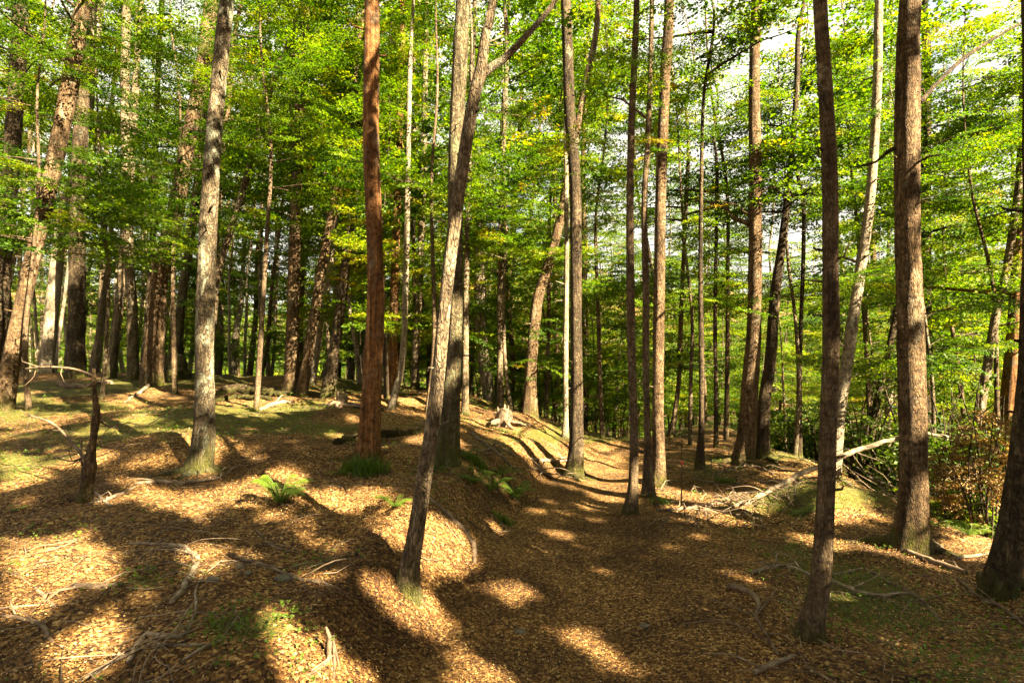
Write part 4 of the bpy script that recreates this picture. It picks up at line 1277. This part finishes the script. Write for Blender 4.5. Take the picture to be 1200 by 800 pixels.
fallen([(1122, 655, 5), (1145, 652, 5), (1165, 648, 4)], "short pale stick lying level left of the right-edge trunk", seed=66)
fallen([(1060, 647, 9), (1095, 660, 9), (1132, 672, 7)], "dark half-buried branch running from the roots of the thick straight trunk", BROWNWOOD, 1, seed=7)
fallen([(853, 689, 10), (875, 695, 10), (889, 708, 8), (886, 724, 5), (898, 744, 4), (912, 768, 4)], "twisted dark root-like branch on the path's right margin", BROWNWOOD, 6, seed=8)
fallen([(884, 791, 9), (905, 782, 9), (931, 769, 6)], "short whitish stick at the bottom edge right of the path", twigs=1, seed=9)
fallen([(944, 782, 6), (960, 792, 6), (980, 803, 6)], "brown stick at the bottom edge below the slim foreground trunk", BROWNWOOD, 1, seed=10)
fallen([(150, 638, 4), (180, 638, 5), (200, 640, 6), (218, 643, 7), (232, 655, 7)], "bent grey branch lying on the left slope above the thick stick", twigs=4, seed=11)
fallen([(231, 662, 10), (218, 686, 10), (202, 708, 9)], "short thick grey stick below the bent branch on the left", twigs=0, seed=12)
fallen([(150, 778, 9), (160, 760, 9), (173, 745, 9), (190, 747, 9), (212, 747, 8), (224, 733, 6), (230, 712, 5), (229, 692, 4), (238, 675, 3)], "long curled bleached branch in the lower left litter", twigs=7, seed=13)
fallen([(214, 776, 5), (238, 760, 6), (258, 752, 5)], "short forked pale stick right of the curled bleached branch", twigs=2, seed=14)
fallen([(178, 758, 4), (205, 757, 5), (240, 757, 4)], "thin pale stick lying level under the curled bleached branch", seed=15)
fallen([(268, 650, 5), (292, 659, 6), (320, 668, 7), (350, 680, 7), (403, 697, 5)], "long dark branch slanting down through the shade left of the forked trunk", BROWNWOOD, 5, seed=16)
fallen([(87, 689, 9), (112, 690, 10), (142, 687, 9)], "small pinkish-brown log piece in the left litter", BROWNWOOD, 2, seed=17)
fallen([(94, 798, 5), (112, 790, 6), (128, 780, 7), (145, 768, 6), (162, 758, 5)], "bleached branch with spread twigs in the bottom-left sunlit patch", twigs=7, seed=18)
fallen([(0, 722, 6), (28, 728, 7), (50, 735, 7), (62, 755, 6)], "dark curved branch at the bottom-left edge", BROWNWOOD, 2, seed=19)
fallen([(40, 690, 5), (52, 700, 6), (64, 712, 5)], "short dark stick with a green tip at far left", BROWNWOOD, 2, seed=20)
fallen([(103, 592, 4), (128, 585, 6), (145, 578, 5), (158, 571, 3)], "white stick lying at the foot of the dead stump on the left", twigs=2, seed=21)
fallen([(112, 578, 4), (122, 588, 5), (130, 594, 4)], "short white twig crossing another at the dead stump's foot", seed=22)
fallen([(158, 568, 5), (185, 566, 6), (215, 567, 6), (258, 562, 4)], "long pale branch lying in front of the lichen-patched trunk", twigs=5, seed=23)
fallen([(306, 481, 6), (322, 475, 7), (342, 471, 5)], "short pale stick on the mossy rise left of the red-brown trunk", twigs=1, seed=24)
fallen([(146, 472, 3), (162, 462, 5), (176, 452, 5), (198, 440, 3)], "bleached dead branch with fine twigs on the moss at the left", twigs=9, seed=25)
fallen([(393, 521, 11), (420, 516, 12), (447, 512, 13), (470, 510, 12), (493, 507, 9)], "dark rotten log lying between the red-brown trunk and the mossy trunk", ROTWOOD, 3, "fallen_log", "log", 26)
fallen([(254, 437, 13), (280, 441, 17), (306, 446, 15), (333, 453, 10)], "big decayed layered log in front of the ringed trunk's roots", ROTWOOD, 3, "fallen_log", "log", 27, 0.35, None, 10.9)
fallen([(250, 450, 8), (280, 453, 10), (318, 459, 7)], "low rotten log just in front of the big decayed log", ROTWOOD, 2, "fallen_log", "log", 28, 0.4, None, 10.3)
fallen([(928, 604, 10), (945, 600, 13), (962, 597, 12), (985, 594, 8)], "short mossy log on the mound behind the slim foreground trunk", MOSS, 0, "fallen_log", "log", 45, 0.2)
fallen([(404, 468, 9), (425, 472, 10), (448, 478, 8)], "small log behind the red-brown trunk's left side", ROTWOOD, 1, "fallen_log", "log", 29, 0.4, None, 9.2)
fallen([(70, 432, 10), (95, 430, 11), (130, 432, 9)], "reddish sunlit log lying among the trunk feet at far left", BROWNWOOD, 0, "fallen_log", "log", 44, 0.4, None, 12.8)
fallen([(552, 508, 5), (570, 522, 6), (585, 534, 6), (606, 553, 4)], "dark branch lying down the bank beneath the uprooted stump", BROWNWOOD, 9, seed=30)
fallen([(560, 530, 4), (580, 528, 5), (603, 535, 4)], "short dark stick crossing the branch on the bank", BROWNWOOD, 4, seed=31)
fallen([(618, 548, 4), (632, 552, 5), (650, 562, 4)], "small grey stick at the bank's edge left of the path bend", BROWNWOOD, 7, seed=32)
fallen([(620, 538, 4), (645, 541, 5), (668, 540, 4)], "thin pale stick by the trunk at the path bend", twigs=5, seed=33)
fallen([(502, 584, 5), (518, 598, 7), (532, 612, 9), (546, 625, 10), (555, 645, 9), (556, 660, 6)], "arched pale root on the sunlit bank right of the forked trunk", BROWNWOOD, 0, "exposed_root", "root", 34, 0.15)
fallen([(770, 600, 5), (810, 596, 6), (850, 590, 5)], "brown stick on the brushwood right of the cluster of three", BROWNWOOD, twigs=5, seed=35)
fallen([(850, 600, 4), (870, 590, 6), (900, 580, 4)], "tangled dead stick at the foot of the leaning branch", BROWNWOOD, twigs=7, seed=36)
fallen([(905, 556, 4), (885, 548, 6), (860, 552, 5), (840, 560, 4)], "dead branch lying in front of the thick mossy-footed trunk", BROWNWOOD, 6, seed=37)
fallen([(1110, 620, 4), (1135, 600, 5), (1160, 560, 4), (1172, 520, 3)], "thin bare stick in the shrubs by the right-edge trunk", BROWNWOOD, 3, seed=38)
fallen([(170, 668, 3), (200, 660, 4), (240, 672, 3)], "thin twig branch between the two thicker sticks on the left slope", BROWNWOOD, 6, seed=39)
fallen([(300, 620, 3), (318, 640, 4), (345, 648, 3)], "thin brown twig branch in the shade below the fern", BROWNWOOD, 5, seed=40)
fallen([(380, 670, 3), (398, 655, 4), (420, 648, 3)], "thin forked twig left of the forked trunk's base", BROWNWOOD, 4, seed=41)

# the long dead branch that leans up behind the thick straight trunk
g0 = on_ground(872, 592)
P = [[*g0, 0.034]]
for (u, v, w, y) in ((930, 560, 7, 6.8), (985, 535, 7, 6.8), (1050, 513, 6, 6.8), (1085, 508, 4.5, 6.8), (1112, 512, 3, 6.9)):
    P.append([*at_depth(u, v, y), 0.5 * w / FPX * y])
L = smooth_line(np.array(P), 0.08)
rng = np.random.RandomState(3)
L[1:-1, :3] += rng.normal(0, 0.008, (len(L) - 2, 3))
bag = Bag(); bag.add(*tube(L, 10, 0.2, 5, freq=8, tip=True))
for k in range(16):
    i = rng.randint(len(L) // 3, len(L)); c = L[i, :3]; a = rng.uniform(0, 6.28); l = rng.uniform(.15, .5)
    e = c + np.array([math.cos(a) * l, math.sin(a) * l, rng.uniform(-.4, .15) * l * 1.6])
    m = .5 * (c + e) + rng.normal(0, .03, 3)
    bag.add(*tube(smooth_line(np.array([[*c, .008], [*m, .005], [*e, .002]]), .06), 5, tip=True))
o = bag.build("fallen_branch", DEADWOOD, None, L[len(L) // 2, :3], True, Vector(L[len(L) // 2, :3]))
tag(o, "long bleached dead branch leaning up behind the thick straight trunk", "branch")

# ------------------------------------------------------------------ dead stump on the left, broken snag, uprooted stump
def standing(pts, depth=None, rough=0.12, seed=0, seg=16):
    G = on_ground(pts[0][0], pts[0][1])
    dpt = depth or G[1]
    P = np.array([[*at_depth(u, v, dpt), .5 * w / FPX * dpt] for u, v, w in pts])
    P = np.vstack([[P[0, 0], P[0, 1], P[0, 2] - .15, P[0, 3] * 1.1], P])
    return smooth_line(P, 0.03), np.array([P[1, 0], dpt, float(height(P[1, 0], dpt))]), seg

L, base, seg = standing([(99, 586, 19), (102, 565, 14), (104, 548, 16), (107, 528, 10), (110, 508, 8), (112, 492, 11), (113, 484, 9), (111, 462, 6), (110, 445, 5), (110, 432, 4)])
r = root_at("dead_stump", base, "knobbly dead stump with mossy foot standing on the left slope", "stump")
bag = Bag(); bag.add(*tube(L, 18, 0.22, 9, 0.3, base[2], 4, 6))
bag.build("trunk", BARKS["brown"], r, base)
rng = np.random.RandomState(12)
for (pts) in ([(104, 545, 4), (90, 525, 4), (75, 508, 3), (60, 495, 3), (30, 485, 2)], [(96, 545, 3), (95, 530, 2), (96, 515, 2)], [(112, 490, 3), (130, 500, 2), (150, 495, 1.5), (170, 500, 1.2)],
              [(108, 520, 3), (130, 525, 2), (155, 520, 1.2)], [(110, 440, 3), (85, 432, 3), (55, 430, 2.5), (30, 432, 2)], [(106, 530, 3), (85, 540, 2), (62, 535, 1.5)]):
    P = np.array([[*at_depth(u, v, base[1] + (i * .06)), .5 * w / FPX * base[1]] for i, (u, v, w) in enumerate(pts)])
    b2 = Bag(); Lb = smooth_line(P, .05); b2.add(*tube(Lb, 6, .1, 3, tip=True))
    for k in range(6):
        c = Lb[rng.randint(len(Lb)), :3]; e = c + rng.normal(0, .13, 3)
        b2.add(*tube(smooth_line(np.array([[*c, .004], [*(.5 * (c + e) + rng.normal(0, .02, 3)), .003], [*e, .001]]), .05), 4, tip=True))
    b2.build("branch", BROWNWOOD, r, base)

L, base, seg = standing([(386, 772, 7), (385, 757, 5), (386, 745, 6), (382, 734, 3)])
r = root_at("broken_snag", base, "small broken snag in the bottom sunlit patch left of the path", "snag")
bag = Bag(); bag.add(*tube(L, 14, 0.3, 4, 0.2, base[2], 3, 12)); bag.build("trunk", BROWNWOOD, r, base)
for pts in ([(388, 762, 5), (384, 775, 6), (372, 786, 5), (360, 793, 4)], [(390, 760, 5), (392, 778, 5), (391, 795, 4)], [(390, 765, 4), (396, 775, 4), (398, 786, 3)]):
    P = ground_line(pts, 0.8); P[0, 2] += 0.05
    b2 = Bag(); b2.add(*tube(smooth_line(P, .03), 8, .2, 2, tip=True)); b2.build("root", BROWNWOOD, r, base)

def stump(u, v, y, R, H, label, mat, seed, roots=6):
    q = at_depth(u, v, y); gz = float(height(q[0], q[1])); base = np.array([q[0], q[1], gz])
    rng = np.random.RandomState(seed)
    r = root_at("tree_stump", base, label, "stump")
    P = np.array([[0, 0, -.15, R * 1.15], [0, 0, H * .4, R], [.03, 0, H * .8, R * .92], [.05, 0.02, H, R * .7]])
    bag = Bag(); bag.add(*tube(smooth_line(P, .04), 20, .3, seed, .4, 0.0, 5, 8))
    for k in range(9 if roots else 0):   # splintered rim
        a = rng.uniform(0, 6.28)
        c = np.array([math.cos(a), math.sin(a), 0]) * R * .6
        bag.add(*tube(np.array([[*(c + [0, 0, H * .6]), .03], [*(c * 1.05 + [0, 0, H * 1.0]), .02], [*(c * 1.15 + [0, 0, H * (1 + .4 * rng.rand())]), .003]]), 5, tip=True))
    bag.build("trunk", mat, r)
    for k in range(roots):
        a = rng.uniform(0, 6.28); l = rng.uniform(.25, .55)
        pts = []
        for f in (0.2, .6, 1):
            x, yv = math.cos(a + f * .3) * (R + l * f), math.sin(a + f * .3) * (R + l * f)
            pts.append([x, yv, float(height(q[0] + x, q[1] + yv)) - gz + .03 + (1 - f) * .12 * rng.rand(), .035 * (1.2 - f)])
        b2 = Bag(); b2.add(*tube(smooth_line(np.array([[0, 0, H * .3, .05]] + pts), .05), 7, .2, k, tip=True)); b2.build("root", mat, r)
stump(590, 507, 9.3, 0.14, 0.24, "uprooted splintered stump lit by the sun on the bank", BROWNWOOD, 5)
stump(400, 470, 9.5, 0.10, 0.22, "small broken stump beside the log left of the red-brown trunk", BROWNWOOD, 6)
stump(205, 428, 14.2, 0.30, 0.55, "mossy rounded stump between trunks on the upper left slope", BARKS["mossy"], 8)

# ------------------------------------------------------------------ stones on the path and bank
def stone(u, v, rx, ry, rz, label, seed):
    g_ = on_ground(u, v)
    th = np.linspace(0, 2 * np.pi, 14, endpoint=False)
    ph = np.linspace(-np.pi / 2 + .05, np.pi / 2 - .05, 9)
    PH, TH = np.meshgrid(ph, th, indexing='ij')
    X, Y, Z = np.cos(PH) * np.cos(TH), np.cos(PH) * np.sin(TH), np.sin(PH)
    k = 1 + 0.25 * fbm(X * 1.6, Y * 1.6, Z * 1.6, seed, 3)
    V = np.stack([X * k * rx, Y * k * ry, Z * k * rz], -1).reshape(-1, 3)
    i = (np.arange(8)[:, None] * 14); j = np.arange(14)[None]; j2 = (j + 1) % 14
    F = np.stack([i + j, i + j2, i + 14 + j2, i + 14 + j], -1).reshape(-1, 4)
    o = link("stone", V, F, STONE, None, None, None, True, Vector(g_ + [0, 0, rz * .25]))
    return tag(o, label, "stone")
stone(757, 735, .042, .028, .014, "flat grey stone on the path towards its right side", 1)
stone(609, 741, .036, .03, .012, "flat grey stone on the path's left edge", 2)
stone(281, 665, .028, .02, .016, "pale pebble beside the long dark branch on the left", 6)
stone(291, 672, .022, .02, .014, "second smaller pebble beside the long dark branch", 7)
stone(332, 680, .06, .03, .025, "grey stone touching the long dark branch's lower end", 8)
stone(250, 680, .04, .022, .016, "grey stone right of the short thick stick", 9)

# ------------------------------------------------------------------ ferns and grass tufts
def fern(u, v, size, fronds, label, seed, up=0.9, mat=FERN, name="fern", cat="fern"):
    g_ = on_ground(u, v)
    rng = np.random.RandomState(seed)
    r = root_at(name, g_, label, cat)
    for k in range(fronds):
        a = 6.28 * k / fronds + rng.normal(0, .25)
        l = size * rng.uniform(.7, 1.15)
        n = 24
        t = np.linspace(0.02, 1, n)
        e = up * rng.uniform(.7, 1.2)
        x = l * t * math.cos(e) + 0 * t; z = l * (t * math.sin(e) - 0.55 * t ** 2.2)
        bag = Bag()
        C = np.stack([x * math.cos(a), x * math.sin(a), z, .004 * size / .35 * (1.1 - t)], -1)
        bag.add(*tube(C, 4, tip=True), 0, 0.3)
        sd = np.array([-math.sin(a), math.cos(a), 0]); fw_ = np.array([math.cos(a), math.sin(a), 0])
        for i in range(2, n):
            w = l * .17 * math.sin(math.pi * min(1, t[i] * .85 + .12)) ** .8
            for s in (-1, 1):
                c = C[i, :3]
                tip_ = c + sd * s * w + fw_ * w * .45 + np.array([0, 0, -w * .25])
                hw_ = l / n * .30
                bag.add(np.array([c - fw_ * hw_, c + fw_ * hw_, tip_ + fw_ * hw_ * .25, tip_ - fw_ * hw_ * .25]), [[0, 1, 2, 3]], 0, float(np.clip(.55 + rng.normal(0, .15), 0, 1)))
        bag.build("frond", FERN, r, smooth=False)
    return r
fern(328, 590, .50, 11, "bright green fern in the sun below the lichen-patched trunk", 1, 1.1)
fern(462, 594, .26, 8, "small fern just left of the forked trunk", 2)
fern(396, 556, .15, 7, "tiny fern in the moss left of the grass at the red-brown trunk", 21)
fern(556, 566, .40, 11, "dark green fern on the bank nearest the mossy trunk", 3)
fern(578, 574, .36, 10, "fern between two others on the bank left of the path", 4)
fern(604, 582, .44, 11, "fern hanging over the path's left edge", 5)
fern(588, 556, .32, 9, "fern highest on the bank above the path edge", 6)
fern(545, 535, .24, 8, "small fern at the right foot of the mossy trunk", 7)
fern(515, 552, .15, 7, "tiny fern in front of the mossy trunk", 8)
fern(1135, 628, .34, 9, "light green fern in the dip left of the right-edge trunk", 9)
fern(1100, 618, .28, 8, "fern right of the thick straight trunk's roots", 10)
fern(20, 598, .12, 6, "tiny green seedling fern at the left edge", 11)

def tuft(u, v, size, n, label, seed):
    g_ = on_ground(u, v); rng = np.random.RandomState(seed)
    bag = Bag()
    for k in range(n):
        a = rng.uniform(0, 6.28); rr = rng.uniform(0, size * .9)
        b = np.array([math.cos(a) * rr * 1.5, math.sin(a) * rr, 0.0])
        b[2] = float(height(g_[0] + b[0], g_[1] + b[1])) - g_[2]
        l = size * rng.uniform(.4, 1); a2 = rng.uniform(0, 6.28); w = .004
        d_ = np.array([math.cos(a2), math.sin(a2), 0]); s_ = np.array([-d_[1], d_[0], 0]) * w
        m = b + d_ * l * .3 + [0, 0, l * .7]; e = b + d_ * l * .8 + [0, 0, l * .75]
        bag.add(np.array([b - s_, b + s_, m + s_ * .8, m - s_ * .8, e + s_ * .2, e - s_ * .2]), [[0, 1, 2, 3], [3, 2, 4, 5]], 0, float(rng.uniform(.1, .8)))
    o = bag.build("grass_tuft", FERN, None, smooth=False, loc=Vector(g_))
    return tag(o, label, "grass tuft")
tuft(428, 553, .17, 420, "dark green grass tuft in front of the red-brown trunk", 1)
tuft(560, 545, .12, 220, "grass tuft on the bank below the mossy trunk", 2)
tuft(775, 590, .10, 120, "grass tuft at the foot of the cluster of three", 3)
tuft(590, 612, .08, 120, "mossy grass tuft on the bank's shaded lip", 4)
tuft(850, 566, .10, 120, "grass tuft in the brushwood before the thick mossy-footed trunk", 5)

# thin stake with a red tag among the brushwood
g_ = on_ground(798, 590)
q1 = at_depth(799, 512, g_[1])
r = root_at("marker_stake", g_, "thin stake with a red tag beside the path right of the cluster", "stake")
link("stem", *[a for a in tube(smooth_line(np.array([[0, 0, -.1, .008], [.01, 0, .35, .007], [q1[0] - g_[0], 0, q1[2] - g_[2], .004]]), .05), 6, tip=True)], BARKS["slim"], r)
link("tag", *[a for a in tube(np.array([[.012, 0, .42, .008], [.013, 0, .44, .009], [.014, 0, .46, .008]]), 8)], REDTAG, r)

# ------------------------------------------------------------------ what nobody could count: leaf flakes, twigs, brush, seedlings
LR = np.random.RandomState(31)
def polar(n, r0, r1, a0=-52, a1=52, pw=1.0):
    r_ = np.exp(LR.uniform(math.log(r0), math.log(r1), n))
    a = np.radians(LR.uniform(a0, a1, n))
    return r_ * np.sin(a), r_ * np.cos(a)
n = 350000
x, y = polar(n, 1.9, 11)
m = moss_amount(x, y) + 0.25 * fbm(x * 6, y * 6, 0, 3, 2)
k = (LR.rand(n) > 0.4 * (np.abs(path_side(x, y)[0]) < path_side(x, y)[1] * .95)) & (LR.rand(n) > np.clip(np.maximum(m * 1.1, 0.9 * sstep(0.05, 0.4, fbm(x * 1.4, y * 1.4, 0, 71, 4)) * (np.abs(path_side(x, y)[0]) > path_side(x, y)[1])), 0, .8))
x, y = x[k], y[k]; n = len(x)
z = height(x, y) + 0.006 + LR.uniform(0.001, 0.012, n)
yaw = LR.uniform(0, 6.28, n); pit = LR.normal(0, .3, n); rol = LR.normal(0, .35, n)
l = LR.uniform(.0028, .0074, n) * np.where(np.abs(path_side(x, y)[0]) < path_side(x, y)[1], .7, 1.0) * (1 + .045 * np.hypot(x, y))
ax = np.stack([np.cos(yaw) * np.cos(pit), np.sin(yaw) * np.cos(pit), np.sin(pit)], -1)
hy = np.stack([-np.sin(yaw), np.cos(yaw), np.sin(rol)], -1)
P = np.stack([x, y, z], -1)
Q = np.stack([P - ax * l[:, None], P + hy * l[:, None] * .6, P + ax * l[:, None], P - hy * l[:, None] * .6], 1)
o = leaves_object("leaf_litter", Q, np.clip(LR.normal(.32, .30, n) + .45 * fbm(x * 1.6, y * 1.6, 0, 81, 5), 0, 1), None, LITTER)
tag(o, "small brown fallen beech leaves strewn over path and slope", "leaf litter", None, "stuff")

bag = Bag()
for i in range(2400):
    if i >= 1500: xx, yy = polar(1, 4.2, 12, -50, 48)
    elif i < 900: xx, yy = polar(1, 2.2, 11, -50, 2)
    else: xx, yy = polar(1, 2.2, 11, 8, 52)
    x0, y0 = float(xx[0]), float(yy[0])
    s, hw = path_side(x0, y0)
    if abs(s) < hw * 1.05: continue
    if fbm(x0 * .9, y0 * .9, 0, 60, 2) < -0.12 and LR.rand() < .8: continue
    a = LR.uniform(0, 6.28); l = LR.uniform(.05, .36); b = LR.normal(0, .25)
    pts = []
    for f in (0, .35, .7, 1):
        X, Y = x0 + math.cos(a + b * f) * l * f, y0 + math.sin(a + b * f) * l * f
        pts.append([X, Y, float(height(X, Y)) + .008 + LR.uniform(0, .025), 0.0030 * (1 - .6 * f) * (.6 + l * 1.6)])
    V, F = tube(np.array(pts), 4, tip=True)
    bag.add(V, F, 0, float(np.clip(LR.normal(.36, .26), 0, 1)))
o = bag.build("twig_litter", TWIG)
tag(o, "thin dead twigs scattered over the forest floor", "twigs", None, "stuff")

bag = Bag()
for i in range(210):
    u, v = LR.uniform(765, 940), LR.uniform(548, 622)
    g_ = on_ground(u, v)
    a = LR.uniform(0, 6.28); l = LR.uniform(.08, .42)
    p0 = g_ + [0, 0, LR.uniform(0, .05)]
    p2 = p0 + np.array([math.cos(a) * l, math.sin(a) * l, LR.uniform(-.05, .22) * l])
    p2[2] = max(p2[2], float(height(p2[0], p2[1])) + .01)
    p1 = .5 * (p0 + p2) + LR.normal(0, .03, 3) + [0, 0, .03]
    bag.add(*tube(np.array([[*p0, .005], [*p1, .004], [*p2, .0015]]), 4, tip=True), 0, float(np.clip(LR.normal(.3, .25), 0, 1)))
for i in range(500):
    u, v = LR.uniform(1030, 1200), LR.uniform(540, 640)
    q = at_depth(u, v, LR.uniform(6, 9))
    if q[2] < height(q[0], q[1]) or q[2] > height(q[0], q[1]) + 1.3: continue
    a = LR.uniform(0, 6.28); l = LR.uniform(.2, .9)
    p0 = q.copy(); p0[2] = height(q[0], q[1])
    p2 = q + np.array([math.cos(a) * l, math.sin(a) * l, LR.uniform(-.2, .5) * l])
    p1 = .5 * (p0 + p2) + LR.normal(0, .06, 3)
    bag.add(*tube(np.array([[*p0, .006], [*p1, .005], [*p2, .0015]]), 4, tip=True), 0, float(np.clip(LR.normal(.45, .25), 0, 1)))
o = bag.build("brush_debris", TWIG)
tag(o, "tangle of dead brushwood right of the path", "brushwood", None, "stuff")

n = 18000
x, y = polar(n, 2.2, 14)
s, hw = path_side(x, y)
k = (moss_amount(x, y) + LR.uniform(-.25, .12, n) > .12) & (np.abs(s) > hw + .1)
x, y = x[k], y[k]; n = len(x)
P = np.stack([x, y, height(x, y) + LR.uniform(.005, .04, n)], -1)
Q, TN = place_sprays([spray_template(TR, 5, .35, .1) for _ in range(4)], P, LR.uniform(0, 6.28, n), LR.normal(.3, .4, n), LR.normal(0, .4, n), LR.uniform(.025, .055, n), LR, .55)
o = leaves_object("ground_cover", Q, TN, None, FERN)
tag(o, "tiny green seedlings and moss growing through the litter", "ground cover", None, "stuff")
